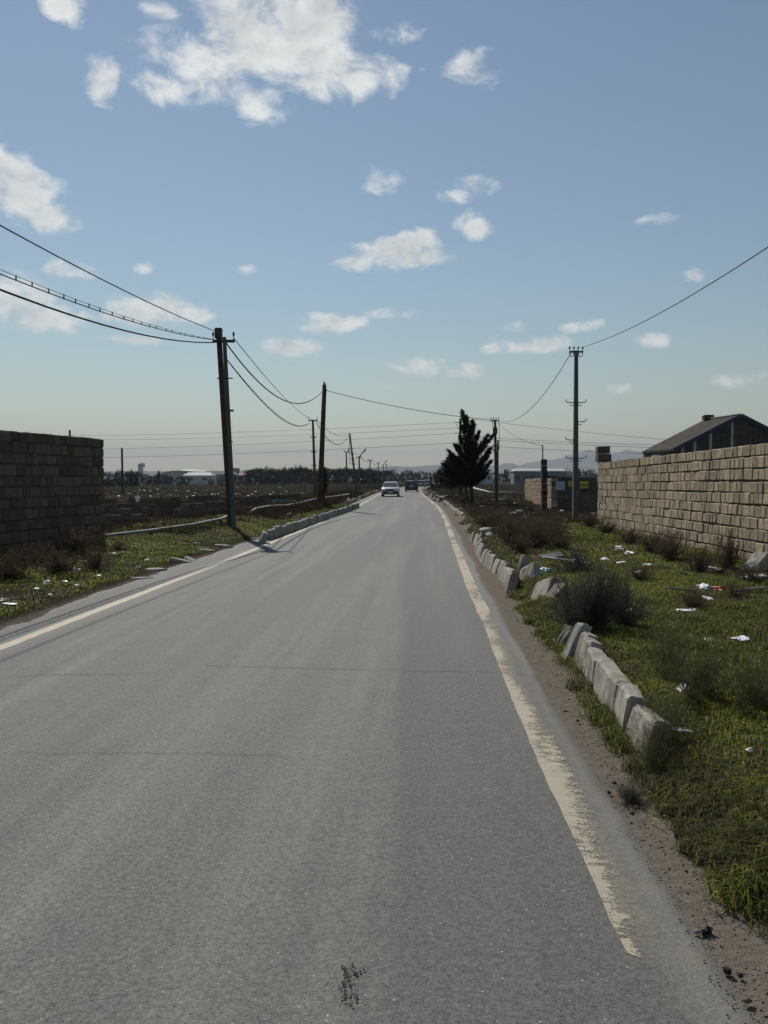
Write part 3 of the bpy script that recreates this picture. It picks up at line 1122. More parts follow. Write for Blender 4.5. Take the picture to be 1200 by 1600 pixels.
# ------------------------------------------------------------------ the shed behind the right wall
D = 50.0
ne, na, nr = P(1051, 702, D), P(1157, 648, D), P(1263, 702, D)
fe, fa = P(992, 703, D * 1.085), P(1115, 655, D * 1.085)
ax = ((fe - ne) + (fa - na)) / 2
ax.z = 0
fe, fa, fr = ne + ax, na + ax, nr + ax
ze, zr_ = (ne.z + fe.z) / 2, na.z
for v in (ne, fe, nr, fr):
    v.z = ze
fa.z = na.z
shed = thing('shed', 'grey-brown shed with a low pitched roof and blue fascia behind the tan wall', 'building', (na.x, na.y, 0))
wl = MB()
for (a, b) in ((ne, fe), (fe, fr), (fr, nr)):
    ins = (na + fa) / 2
    a2, b2 = a.lerp(Vector((ins.x, ins.y, a.z)), .03), b.lerp(Vector((ins.x, ins.y, b.z)), .03)
    wl.bar((a2.x, a2.y, ze / 2 - .1), (b2.x, b2.y, ze / 2 - .1), .25, ze)
wl.build('wall', M['gable_sheet'], shed)
a2, b2 = ne.lerp(fe, .35), ne.lerp(fe, .62)
wn_ = MB()
side = (fe - ne).normalized()
outn = Vector((side.y, -side.x, 0))
if outn.x > 0:
    outn = -outn
wpan = MB().bar((a2.x, a2.y, ze - .5), (b2.x, b2.y, ze - .5), .3, .35).build('window', M['gable_light'], shed)


def corrugated(p00, p10, p11, p01, n, amp, name, mat, parent, thick=.02):
    """a wavy sheet: corrugations run from the p00-p10 edge to the p01-p11 edge"""
    nrm = (p10 - p00).cross(p01 - p00).normalized()
    vs, fs = [], []
    m_ = n * 4
    for i in range(m_ + 1):
        t = i / m_
        o_ = nrm * (amp * math.sin(2 * math.pi * i / 4 + .6))
        a, b = p00.lerp(p10, t) + o_, p01.lerp(p11, t) + o_
        vs += [a, b, a - nrm * thick, b - nrm * thick]
        if i:
            k = 4 * i
            fs += [(k - 4, k, k + 1, k - 3), (k - 2, k - 1, k + 3, k + 2)]
    return MB().add(vs, fs).build(name, mat, parent, smooth=True)


corrugated(ne, fe, fa, na, 22, .025, 'roof_sheet', M['roof_sheet'], shed)
corrugated(fr, nr, na, fa, 22, .025, 'roof_sheet', M['roof_sheet'], shed)
# gable sheets: single corrugated panels, a few coloured pale as light showing through slits
nxt = 44
for i in range(nxt):
    t0, t1 = i / nxt, (i + 1) / nxt - .004
    a, b = ne.lerp(nr, t0), ne.lerp(nr, t1)

    def topz(t):
        return ze + (zr_ - ze) * (1 - abs(2 * t - 1)) - .08
    y_in = .06 + .02 * (i % 2)
    bot = .2
    q = [Vector((a.x, a.y + y_in, bot)), Vector((b.x, b.y + y_in, bot)), Vector((b.x, b.y + y_in, topz(t1))), Vector((a.x, a.y + y_in, topz(t0)))]
    q += [v + Vector((0, .03, 0)) for v in q]
    lean = Vector((0, 0, 0))
    for k in (2, 3, 6, 7):
        q[k] += lean * .4
    MB().add(q, [(0, 1, 2, 3), (7, 6, 5, 4), (0, 4, 5, 1), (1, 5, 6, 2), (2, 6, 7, 3), (3, 7, 4, 0)]).build(
        'gable_panel', M['gable_light'] if i in (3, 7, 12, 19) else M['gable_sheet'], shed)
bk = [Vector((ne.x, ne.y + .16, .2)), Vector((nr.x, nr.y + .16, .2)), Vector((nr.x, nr.y + .16, ze - .1)), Vector((na.x, na.y + .16, zr_ - .12)), Vector((ne.x, ne.y + .16, ze - .1))]
bk2 = [v + Vector((0, .04, 0)) for v in bk]
MB().loft([bk, bk2]).build('gable_backing', M['gable_sheet'], shed)
yb = Vector((0, -.14, 0))
for a, b in ((ne, na), (na, nr)):
    MB().bar(a + yb + Vector((0, 0, -.06)), b + yb + Vector((0, 0, -.06)), .06, .26).build('fascia_board', M['fascia'], shed)
MB().bar(ne + Vector((-.05, 0, -.06)), fe + Vector((-.05, 0, -.06)), .1, .1).build('gutter', M['dark_steel'], shed)
vp = fa.lerp(na, .12)
MB().cbox(vp + Vector((-.1, 0, .12)), (.7, .5, .34), .04).build('roof_vent', M['dark_steel'], shed)
MB().bar(fa + Vector((0, 0, .05)), na + Vector((0, 0, .05)), .3, .05).build('ridge_cap', M['gable_light'], shed)

# ------------------------------------------------------------------ kerbs
KERB_MESH = {}


def kerb_piece(key, seed):
    rr = random.Random(seed)
    random.seed(seed)
    m = MB()
    # section: chamfered road-side top edge; local x across (road side = -x), y along, z up, unit length 1
    prof = [(-.065, 0), (.065, 0), (.065, .5), (.058, .97), (.02, 1), (-.035, 1), (-.058, .94), (-.066, .5)]
    rings = []
    for y in (-.5, -.46, -.25, -.05, .2, .38, .47, .5):
        s = rr.uniform(.82, .95) if abs(y) > .48 else rr.uniform(.95, 1.03)
        rings.append([((x * s + rr.uniform(-.007, .007)), y + rr.uniform(-.008, .008), (z_ * (.985 if abs(y) > .48 else 1) + (rr.uniform(-.045, .012) if z_ > .5 else 0))) for x, z_ in prof])
    m.loft(rings)
    return m.mesh('kerb_block', M[key])


for key in ('kerbstone', 'kerb_old'):
    KERB_MESH[key] = [kerb_piece(key, 300 + i) for i in range(8)]
random.seed(77)


def kerb_block(parent, c, length, height, yaw, roll, pitch_, key, width=1.0):
    o = bpy.data.objects.new('kerb_block', KERB_MESH[key][random.randrange(8)])
    COL.objects.link(o)
    c = Vector(c)
    if parent is not None:
        o.parent = parent
        c = c - parent.location
    o.location = c
    o.scale = (width, length, height)
    o.rotation_euler = (Matrix.Rotation(yaw, 3, 'Z') @ Matrix.Rotation(pitch_, 3, 'X') @ Matrix.Rotation(roll, 3, 'Y')).to_euler()
    return o


def lay(root, pts_px, heights, roll, key, gap=.012, jit=.02, sunk=.05):
    """blocks laid end to end between foot points given by photo pixels on the ground"""
    for i, (a, b) in enumerate(zip(pts_px[:-1], pts_px[1:])):
        p, q = G(*a, 0.01), G(*b, 0.01)
        d = q - p
        yaw = math.atan2(-d.x, d.y)
        side_ = Vector((math.cos(yaw), math.sin(yaw), 0))
        h = heights[i] if isinstance(heights, (list, tuple)) else heights
        rl = roll[i] if isinstance(roll, (list, tuple)) else roll
        c = (p + q) / 2 + side_ * .08
        kerb_block(root, (c.x, c.y, -sunk), d.length - gap, h + sunk, yaw + random.uniform(-jit, jit), rl, random.uniform(-jit, jit), key)


k1 = thing('kerb', 'nearest run of pale concrete kerb blocks leaning out of the grass on the right', 'kerb', (1.2, 5.5, 0))
lay(k1, [(1000, 1197), (968, 1160), (951, 1130), (922, 1080), (908, 1058), (898, 1046), (889, 1037)], [.26, .3, .29, .27, .3, .31], [.16, .1, .05, .04, .12, .22], 'kerbstone', .02)
p = G(878, 1032, 0)
kerb_block(k1, (p.x + .05, p.y, -.05), .16, .42, .15, .42, -.1, 'kerb_old', .9)
p = G(868, 1012, 0)
kerb_block(k1, (p.x + .05, p.y, -.05), .14, .28, .3, .35, .2, 'kerb_old', .9)

k2 = thing('kerb', 'row of kerb blocks tilted back like dominoes along the right dirt shoulder', 'kerb', (1.2, 15, 0))
foot = [(790, 929), (732, 846)]
f0, f1 = G(*foot[0], 0), G(*foot[1], 0)
nb = 21
for i in range(nb):
    t = (i + .5) / nb
    p = f0.lerp(f1, t)
    ln = (f1 - f0).length / nb
    yaw = math.atan2(-(f1 - f0).x, (f1 - f0).y)
    kerb_block(k2, (p.x + .06 + random.uniform(-.02, .02) + .06 * math.sin(t * 9), p.y, -.05), ln * random.uniform(.82, .93), .33 * random.uniform(.92, 1.04), yaw + random.uniform(-.05, .05) + .06,
               .24 + random.uniform(-.07, .08), random.uniform(-.08, .05) - .05, 'kerbstone', .95)
k3 = thing('kerb', 'low kerb run right of the road by the dark conifer', 'kerb', (1.2, 40, 0))
pts = []
a_, b_ = G(723, 810, 0), G(694, 786, 0)
nb = 20
for i in range(nb):
    p, q = a_.lerp(b_, i / nb), a_.lerp(b_, (i + 1) / nb)
    yaw = math.atan2(-(q - p).x, (q - p).y)
    kerb_block(k3, ((p.x + q.x) / 2 + random.uniform(-.02, .02), (p.y + q.y) / 2, -.05), (q - p).length * .97, .24 + random.uniform(-.03, .04), yaw + random.uniform(-.02, .02), random.uniform(-.03, .16),
               random.uniform(-.02, .02), 'kerbstone')
# tumbled single blocks between the two runs
for (px, py, z_, ln, yaw, roll, pt, lab) in [
        (814, 921, .0, .34, .5, .5, .35, 'tilted kerb block beside the end of the domino row'),
        (824, 924, .0, .3, .6, .3, .5, 'kerb block tipped onto its end next to the dry bush gap'),
        (821, 938, -.02, .22, .2, .75, .2, 'small kerb fragment lying in grass below two tipped blocks'),
        (836, 949, .0, .42, .4, .5, .3, 'large tipped kerb block with a shadowed underside by the dry bush'),
        (848, 955, -.02, .28, .3, .65, .1, 'kerb fragment leaning against the large tipped block'),
        (806, 905, .0, .1, .4, .4, .2, 'thin upright sliver of kerb just past the domino row')]:
    p = G(px, py, 0)
    o = kerb_block(None, (p.x + .07, p.y, landz(p.x + .07, p.y) - .1 + z_), ln, .34, yaw, roll, -pt, 'kerbstone')
    o.name = 'kerb_block'
    tag(o, lab, 'kerb block', 'tumbled kerb blocks on the right verge')
k4 = thing('kerb', 'long grey kerb along the left road edge beyond the leaning pole', 'kerb', (-4.7, 30, 0))
a_, b_ = G(424, 844, 0), G(562, 793, 0)
nb = 28
for i in range(nb):
    p, q = a_.lerp(b_, i / nb), a_.lerp(b_, (i + 1) / nb)
    yaw = math.atan2(-(q - p).x, (q - p).y)
    kerb_block(k4, ((p.x + q.x) / 2 - .08 + random.uniform(-.03, .03), (p.y + q.y) / 2, -.05), (q - p).length * .995, .33 + random.uniform(-.04, .03), yaw + math.pi + random.uniform(-.02, .02),
               random.uniform(-.02, .1), random.uniform(-.012, .012), 'kerb_old', 1.1)
p = G(416, 848, 0)
o = kerb_block(None, (p.x - .12, p.y - .1, -.05), .4, .36, .3, .35, .1, 'kerb_old', 1.1)
tag(o, 'cracked kerb block leaning at the near end of the long left kerb', 'kerb block')
k5 = thing('kerb', 'stretch of kerb by the left road edge beside the white car', 'kerb', (-5.2, 65, 0))
for i in range(22):
    yk = 50 + i * 1.4
    if i in (6, 7, 13):
        continue
    kerb_block(k5, (float(roadc(yk)) - 5.0 + random.uniform(-.06, .06), yk, float(roadz(yk)) - .05), 1.36, .27 + random.uniform(-.05, .05), math.pi, random.uniform(-.05, .12), 0, 'kerb_old')
k6 = thing('kerb', 'broken pale kerb stones on the right bend near the dark car', 'kerb', (.8, 75, 0))
for i in range(26):
    yk = 55 + i * 1.7
    if random.random() < .3:
        continue
    kerb_block(k6, (float(roadc(yk)) + 1.15 + random.uniform(-.1, .1), yk, float(roadz(yk)) - .05), random.uniform(.7, 1.5), .24 + random.uniform(-.08, .1), random.uniform(-.1, .1), random.uniform(-.1, .3), 0, 'kerbstone')


# flat broken slabs along the left edge
def slab(px, py, w, d_, h, yaw, lab, grp=None, tiltx=0, tilty=0, mat='slab', z_=None):
    w, d_ = w * .8, d_ * .85
    p = G(px, py, .06)
    zz = landz(p.x, p.y) if z_ is None else z_
    n = random.randint(5, 7)
    ring = []
    for i in range(n):
        a = 2 * math.pi * i / n + random.uniform(-.25, .25)
        ring.append((math.cos(a) * w / 2 * random.uniform(.8, 1.1), math.sin(a) * d_ / 2 * random.uniform(.8, 1.1)))
    m = MB().loft([[(x * .97, y * .97, -h) for x, y in ring], [(x, y, 0) for x, y in ring], [(x * .9, y * .86, h * .3) for x, y in ring]])
    o = m.build('concrete_slab', M[mat])
    o.location = (p.x, p.y, zz + h * .1)
    o.rotation_euler = (tiltx, tilty, yaw)
    return tag(o, lab, 'slab', grp)


SL = 'broken slabs along the left road edge'
slab(284, 874, .75, .3, .12, .35, 'rounded pale slab lying highest in the left grass', SL, .05, .25)
slab(300, 872, .7, .22, .1, -.5, 'slab leaning against the rounded pale slab in left grass', SL, .1, .35)
slab(243, 886, .55, .4, .06, .1, 'flat slab between grass and road left of the pale pair', SL)
slab(218, 898, .55, .3, .05, .2, 'small flat slab at the grass tip nearest the long broken edge', SL)
slab(347, 851, .6, .42, .1, .1, 'flat slab in front of the leaning pole foot', SL, .02, .08)
slab(322, 858, .7, .3, .08, .4, 'narrow slab between the pole foot and the pale pair', SL, .05, .1)
slab(196, 918, .75, .16, .04, 1.2, 'thin sliver of broken asphalt edge, longest on the left', SL, mat='kerb_old')
slab(156, 932, .5, .14, .04, 1.25, 'thin broken edge piece in the middle of the left verge line', SL, mat='kerb_old')
slab(133, 937, .45, .16, .04, 1.2, 'second thin edge piece in the left verge line', SL, mat='kerb_old')
slab(62, 965, .6, .22, .04, 1.15, 'flat plate of broken road edge at lower left', SL, mat='kerb_old')
slab(22, 977, .4, .14, .035, 1.2, 'small edge plate nearest the lower left corner of the verge', SL, mat='kerb_old')
slab(405, 838, .6, .3, .08, .3, 'pale slab beside the near end of the left kerb', SL, .02, .05)

# ------------------------------------------------------------------ ruined low walls and pipes on the left


def low_wall(lab, A, B, rows, seed, ragged=.12, z0=None, key='block_shade'):
    za = landz(A.x, A.y) - .06 if z0 is None else z0
    zb_ = landz(B.x, B.y) - .06 if z0 is None else z0
    return block_wall('ruined_wall', lab, 'wall', (A.x, A.y), (B.x, B.y), za, zb_, rows, .215, .25, key, seed, wmin=.3, wmax=.5, face=1, ragged=ragged)


low_wall('low ruined block wall across the field left of the leaning pole', P(120, 790, 34), P(345, 786, 36.5), 4, 41, .05)
low_wall('broken knee-high wall nearest the dark left wall', P(163, 815, 26.5), P(232, 812, 27.0), 3, 43, .06)
low_wall('short stepped piece of ruined wall right of the knee-high one', P(272, 808, 29), P(322, 806, 29.5), 3, 44, .1)
low_wall('ruined wall stub touching the foot of the leaning pole', P(326, 800, 31), P(372, 798, 31.6), 3, 45, .08)
low_wall('farther dark low wall behind the two poles on the left', P(350, 781, 44), P(470, 779, 46), 3, 46, .04)
p0, p1 = P(426, 786, 40), P(462, 785, 40.6)
ct = (p0 + p1) / 2
o = MB().cbox((0, 0, .2), ((p1 - p0).length, .45, .42), .04, Matrix.Rotation(.1, 3, 'Z'), .02).build('concrete_trough', M['kerb_old'])
o.location = (ct.x, ct.y, landz(ct.x, ct.y) - .06)
tag(o, 'long pale concrete trough lying in the field by the pipe', 'trough')


def pipe(lab, pts, r_, posts=(), mat='pipe'):
    root = thing('pipe', lab, 'pipe', (pts[0].x, pts[0].y, landz(pts[0].x, pts[0].y)))
    MB().tube(pts, r_, 10).build('pipe_run', M[mat], root, smooth=True)
    for i in posts:
        q = pts[i]
        zb_ = landz(q.x, q.y) - .15
        if q.z - r_ > zb_:
            MB().tube([(q.x, q.y, zb_), (q.x, q.y, q.z - r_ * .5)], .04, 8).build('support', M['rust'], root)
    return root


pipe('pale gas pipe sagging from the dark wall past the leaning pole', [P(120, 842, 18.2), P(175, 836, 18.6), P(235, 829, 20), P(300, 820, 22), P(345, 811, 24.2), P(366, 802, 26)], .042, (0, 2, 4))
pipe('pale gas pipe on supports beside the left kerb', [P(388, 803, 30), P(400, 795, 31), P(420, 791, 33), P(450, 789.5, 36), P(472, 785, 40), P(495, 779, 47), P(520, 776, 53), P(545, 772, 60)], .05, (0, 2, 3, 5, 7))
pipe('thin pale pipe lying across the right verge at the concrete pole', [P(727, 807, 32.5), P(800, 808.5, 32), P(884, 810.5, 31)], .035, (0, 2))
pipe('white pipe bent across the field right of the conifer', [P(738, 762, 70), P(752, 766, 66), P(767, 770, 62), P(795, 770, 62), P(826, 770, 61)], .09, (0, 2, 4))
pipe('short white pipe in the field behind the second right pole', [P(757, 783, 52), P(775, 781, 52), P(806, 782, 51)], .05, (0, 2))
pipe('dark pipe lying by the foot of the concrete pole', [P(836, 816, 28.5), P(862, 817.5, 28.2), P(893, 817, 28)], .03, (0, 2), 'rust')


# ------------------------------------------------------------------ poles
def ground_under(v):
    return landz(v.x, v.y)


def pole(lab, top, foot, w_top, w_bot, mat, n=8, cat='pole', name='utility_pole', group=None, sq=False):
    """a tapered post from foot to top; the foot is sunk into the ground"""
    zf_ = ground_under(foot)
    root = thing(name, lab, cat, (foot.x, foot.y, zf_), group)
    d = (top - foot)
    base = foot + d * ((zf_ - .25 - foot.z) / d.z)
    m = MB()
    if sq:
        m.bar(base, top, w_bot, w_bot, w_top, w_top)
    else:
        m.tube([base, base.lerp(top, .5), top], [w_bot / 2, (w_bot + w_top) / 4, w_top / 2], n)
    m.build('post', M[mat], root, smooth=not sq)
    return root


def crossarm(root, c, half, thick=.07, pins=(-1, -.35, .35, 1), pin_h=.16, mat='dark_steel', dirx=None, ins=True):
    dx = (dirx or RGT).normalized()
    a, b = c - dx * half, c + dx * half
    arm = MB().bar(a, b, thick, thick).build('crossarm', M[mat], root)
    for t in pins:
        q = c + dx * half * t * .95
        m = MB().tube([q + Vector((0, 0, thick / 2)), q + Vector((0, 0, thick / 2 + pin_h))], .014, 6)
        pn = m.build('pin', M[mat], arm)
        if ins:
            MB().tube([q + Vector((0, 0, pin_h * .7)), q + Vector((0, 0, pin_h * .95)), q + Vector((0, 0, pin_h * 1.25)), q + Vector((0, 0, pin_h * 1.4))], [.02, .035, .035, .018], 8).build('insulator', M['insulator'], arm)
    return arm


def hook(root, c, side, s=.32, mat='dark_steel'):
    """a curved bracket sticking out of the post with a curl under it"""
    dx = RGT * side
    pts_ = [c, c + dx * s * .45, c + dx * s * .85 + Vector((0, 0, .01)), c + dx * s + Vector((0, 0, .05)), c + dx * s + Vector((0, 0, .11))]
    m = MB().tube(pts_, .018, 6)
    loop = [c + dx * (s * .28 + .07 * math.cos(a)) + Vector((0, 0, -.06 + .06 * math.sin(a))) for a in np.linspace(0, -math.pi * 1.2, 8)]
    m.tube(loop, .013, 6)
    return m.build('bracket', M[mat], root)


# leaning double pole on the left
dL = 24.0
L1top, L1bot = P(341.5, 514, dL), P(361, 830, dL)
L1b_top, L1b_bot = P(350.5, 527, dL - .35), P(366, 834, dL - .6)
L1 = pole('leaning double pole of rusty steel and a concrete strut left of the road', L1top, L1bot, .14, .15, 'rust', sq=True)
dd = L1b_top - L1b_bot
MB().bar(L1b_bot - dd * .06, L1b_top, .12, .11, .1, .09).build('strut', M['pole_concrete'], L1)
MB().bar(L1top - Vector((0, 0, .3)), L1top + Vector((0, 0, .02)), .2, .2).build('pole_cap', M['dark_steel'], L1)
ca = P(349.5, 533, dL - .25)
crossarm(L1, ca, .34, .08, (-1, .95), .2)
for (xa, xb, yy_) in ((339, 363.5, 591), (348, 365, 641.5), (357, 363.5, 690)):
    MB().bar(P(xa, yy_, dL - .45), P(xb, yy_, dL - .45), .035, .035 if yy_ != 641.5 else .06).build('step_bar', M['dark_steel'], L1)

L2top, L2bot = P(506.8, 606, 43), P(499.5, 792, 43)
L2 = pole('thick rust-brown pole beside the small dark tree left of the road', L2top, L2bot, .25, .32, 'rust', 10)
MB().tube([L2top, L2top + Vector((0, 0, .12)), L2top + Vector((0, 0, .2)), L2top + Vector((0, 0, .34))], [.1, .13, .07, .03], 8).build('insulator', M['insulator'], L2)
MB().bar(P(505, 610, 42.8), P(511, 610, 42.8), .07, .07).build('bracket', M['dark_steel'], L2)

L3top, L3bot = P(488.7, 657, 68), P(493, 778, 68)
L3 = pole('slim concrete pole with four crossbars left of the thick rusty pole', L3top, L3bot, .2, .26, 'pole_concrete')
crossarm(L3, L3top, .4, .1, (-1, 1), .22)
for i, (xa, xb, yy_) in enumerate(((485, 494.5, 683), (485.5, 495.5, 706), (486.5, 495.5, 727))):
    MB().bar(P(xa, yy_, 67.8), P(xb, yy_, 67.8), .08, .08).build('crossarm', M['dark_steel'], L3)

L4top, L4bot = P(546.2, 677, 97), P(557.5, 768, 97)
L4 = pole('leaning slim pole with step bars and a hanging coil of wire', L4top, L4bot, .2, .3, 'pole_concrete')
for yy_, xc_ in ((701, 549), (709, 550), (717, 551), (725, 552)):
    MB().bar(P(xc_ - 3, yy_, 96.8), P(xc_ + 4.5, yy_, 96.8), .07, .07).build('step_bar', M['dark_steel'], L4)
MB().tube([P(546, 680, 96.8), P(545.5, 695, 96.8), P(545, 706, 96.8), P(547, 712, 96.8), P(546.5, 724, 96.8), P(552, 725, 96.8)], .03, 5).build('wire_coil', M['cable'], L4)
MB().tube([P(545.3 + 1.3 * math.cos(a), 704 + 4 * math.sin(a), 96.8) for a in np.linspace(0, 6.28, 14)], .03, 5).build('wire_coil', M['cable'], L4)

L5top = P(541, 706, 118)
L5 = pole('slim T-shaped pole just left of the leaning slim pole', L5top, P(542, 766, 118), .2, .26, 'pole_concrete')
crossarm(L5, L5top, .36, .12, (-1, 1), .2)


def lamp_pole(lab, top, foot, arm, w):
    r_ = pole(lab, top, foot, w, w * 1.25, 'pole_concrete', cat='street lamp', name='street_lamp')
    m = MB().tube([top - Vector((0, 0, .5)), top.lerp(arm, .35), arm], w * .35, 6)
    m.build('arm', M['dark_steel'], r_)
    dn = (arm - top).normalized()
    MB().bar(arm, arm + dn * .7, .22, .12).build('lamp_head', M['dark_steel'], r_)
    crossarm(r_, top - Vector((0, 0, .2)), .45, .1, (-1,), .2)
    return r_


lamp_pole('nearest street lamp with raised arm left of the road', P(561, 713, 125), P(562, 764, 125), P(567.5, 706.5, 125), .24)
q = P(578, 719, 160)
crossarm(pole('T-shaped pole between the two street lamps on the left', q, P(578.3, 761, 160), .22, .3, 'pole_concrete'), q, .5, .14, (-1, 1), .2)
q = P(591, 723, 205)
crossarm(pole('distant T-shaped pole left of the farther street lamp', q, P(591.3, 758, 205), .24, .3, 'pole_concrete'), q, .5, .14, (-1, 1), .2)
lamp_pole('farther street lamp with raised arm above the white car', P(598.5, 727, 235), P(598.7, 757, 235), P(603, 721.5, 235), .3)
q = P(604, 726, 250)
crossarm(pole('thin far pole right of the farther street lamp', q, P(604, 757, 250), .24, .3, 'pole_concrete'), q, .4, .14, (-1, 1), .2)
lamp_pole('farthest small street lamp over the tree line', P(614, 735, 330), P(614, 756, 330), P(618, 731, 330), .3)
pole('bare dark pole standing among trees behind the left wall', P(190.5, 700, 110), P(191.5, 757, 110), .3, .34, 'dark_steel')

# right side
R1top, R1bot = P(900.3, 548, 29), P(898.8, 818, 29)
R1 = pole('concrete pole with curled brackets in front of the dark signed wall', R1top, R1bot, .13, .2, 'pole_concrete', sq=True)
a1 = crossarm(R1, R1top + Vector((0, 0, -.04)), .26, .06, (-1, -.36, .3, 1), .15)
for s in (-1, 1):
    lp = [R1top + RGT * s * (.17 + .07 * math.cos(a)) + Vector((0, 0, -.13 + .09 * math.sin(a))) for a in np.linspace(0, -math.pi, 8)]
    MB().tube([lp[0] + Vector((0, 0, .1))] + lp + [lp[-1] + Vector((0, 0, .1))], .016, 6).build('loop', M['dark_steel'], R1)
for yy_, sides in ((629, (-1, 1)), (659, (1,)), (687.5, (-1,)), (716, (-1, 1))):
    for s in sides:
        hook(R1, P(900, yy_, 28.9) + RGT * s * .06, s)

R2top, R2bot = P(773.3, 656, 47), P(776, 792, 47)
R2 = pole('pole with a dark box and coiled cable right of the conifer', R2top, R2bot, .15, .22, 'pole_concrete')
crossarm(R2, R2top + Vector((0, 0, -.04)), .25, .07, (-1, -.4, .3, 1), .14)
MB().cbox(P(773.6, 673, 46.85), (.26, .26, .42), .03).build('junction_box', M['dark_steel'], R2)
MB().tube([P(778, 688, 46.8), P(777.5, 792, 46.8)], .05, 8).build('conduit', M['dark_steel'], R2)
MB().tube([P(774.5 + 5 * math.cos(a), 700 + 5 * math.sin(a), 46.7) for a in np.linspace(0, 6.28, 18)], .035, 6).build('cable_coil', M['cable'], R2)
MB().tube([P(769.5, 657, 46.9), P(769.8, 666, 46.9), P(771.5, 669, 46.9)], .015, 5).build('jumper_wire', M['cable'], R2)
MB().tube([P(779.5, 657, 46.9), P(780, 675, 46.9), P(780, 700, 46.9)], .015, 5).build('jumper_wire', M['cable'], R2)

R3top, R3bot = P(719, 654, 64), P(719.4, 778, 64)
R3 = pole('dark pole with crossarms half hidden behind the conifer', R3top, R3bot, .2, .26, 'dark_steel')
for i, yy_ in enumerate((660.5, 669, 677, 692, 700)):
    MB().bar(P(711 + (i % 2) * 2, yy_, 63.8), P(722, yy_ - .5, 63.8), .06, .06).build('crossarm', M['dark_steel'], R3)
# rusty gate post with the service pipe
gp = P(849.5, 799, 37.6)
gpr = thing('gate_post', 'tall rust-brown gate post with a thin service pipe at the corner of the tan wall', 'post', (gp.x, gp.y, landz(gp.x, gp.y)))
gt = P(849.5, 717.5, 37.6)
for k in range(9):
    z0_ = -.1 + k * (gt.z + .1) / 9
    MB().cbox((gp.x + random.uniform(-.015, .015), gp.y, z0_ + (gt.z + .1) / 18), (.27, .3, (gt.z + .1) / 9 - .012), .015).build('block', M['rust'] if k % 3 else M['clod'], gpr)
sp0, sp1 = P(848, 796, 37.35), P(848, 697, 37.35)
MB().tube([(sp0.x, sp0.y, -.1), (sp1.x, sp1.y, sp1.z), (sp1.x - .05, sp1.y, sp1.z + .06)], .028, 8).build('service_pipe', M['rust'], gpr)
MB().bar(P(854, 745.5, 37.4), P(866, 745.5, 37.6), .3, .12).build('lintel_stub', M['dark_steel'], gpr)
pole('short thin dark post by the gate far wall', P(885, 731, 150), P(885.3, 757, 150), .14, .18, 'dark_steel')


# ------------------------------------------------------------------ wires
def wire(lab, a, b, sag, r_, name='overhead_cable', n=28, group=None, clips=0, twin=None):
    pts_ = []
    for i in range(n + 1):
        t = i / n
        p_ = a.lerp(b, t)
        p_.z -= 4 * sag * t * (1 - t)
        pts_.append(p_)
    mid = pts_[0]
    if clips or twin:
        root = thing(name, lab, 'cable', mid, group)
        MB().tube(pts_, r_, 6, cap=False).build('strand', M['cable'], root, smooth=True)
        up = [p_ + Vector((0, 0, (twin or .12) * (1 - .75 * abs(2 * i / n - 1) ** 3))) for i, p_ in enumerate(pts_)]
        MB().tube(up, r_ * .5, 5, cap=False).build('carrier_wire', M['cable'], root, smooth=True)
        for c_i in range(1, clips):
            t = (c_i + random.uniform(-.2, .2)) / clips * n
            i = int(t)
            q_ = pts_[i].lerp(pts_[min(i + 1, n)], t - i)
            q2 = up[i].lerp(up[min(i + 1, n)], t - i)
            MB().tube([q_ - Vector((0, 0, r_)), q2 + Vector((0, 0, .01))], r_ * 1.1, 5).build('clip', M['cable'], root)
        return root
    o = MB().tube([p_ for p_ in pts_], r_, 5, cap=False).build(name, M['cable'], None, smooth=True, loc=mid)
    return tag(o, lab, 'cable', group)


back = Vector((0, -33, 0))
wa = P(346, 521, dL)
wire('thin straight cable from the leaning double pole to the upper left edge', wa, wa + back + Vector((-.2, 0, .1)), .75, .012)
wb = P(334, 531, dL)
wire('double cable with many clips running from the leaning pole to the left edge', wb, wb + back + Vector((-.1, 0, 0)), 1.2, .011, clips=60, twin=.07)
wc = P(336, 535, dL)
wire('thick sagging cable from the leaning pole to the left edge, lowest of three', wc, wc + back + Vector((-.1, 0, .9)), 1.75, .019)
wire('thick sagging cable between the leaning pole and the thick rusty pole', P(350, 531, dL), P(504, 611, 42.8), 1.25, .024)
wire('thin straight cable from the leaning pole to the slim concrete pole', P(366, 529, dL), P(492, 657, 68), .45, .014)
wire('clipped sagging cable from the leaning pole down to the slim concrete pole', P(353, 560, dL), P(484, 661, 68), 1.0, .017, clips=34, twin=.07)
wire('sagging cable from the slim concrete pole to the leaning slim pole', P(494, 659, 68), P(546, 679, 97), 1.6, .035)
wire('faint cable above the sagging one towards the leaning slim pole', P(494, 655, 68), P(546, 677, 97), .8, .022)
wire('cable crossing the road high from the rusty pole to the boxed pole', P(509, 610, 42.8), P(769, 656, 47), .22, .017)
wire('sagging cable from the boxed pole up to the concrete pole', P(778, 656, 47), P(894, 548, 29), .95, .013)
we = P(907, 543, 29)
wire('cable rising from the concrete pole to the upper right edge', we, we + Vector((.3, -34, .1)), 1.0, .013)
wire('service wire from the boxed pole down to the rusty gate post', P(778, 661, 47), P(848, 696, 37.4), .25, .013)
for i, (yl, yr, rr_, lab) in enumerate([(681, 660, .013, 'topmost of the faint far wires left of the conifer'), (687, 669, .013, 'second of the faint far wires left of the conifer'),
                                      (704, 677, .015, 'third of the faint far wires left of the conifer'), (716.5, 692, .018, 'lowest and darkest of the far wires left of the conifer')]):
    wire(lab, P(-60, yl - 2, 118), P(712, yr, 64), .55, rr_, group='far wires crossing the fields')
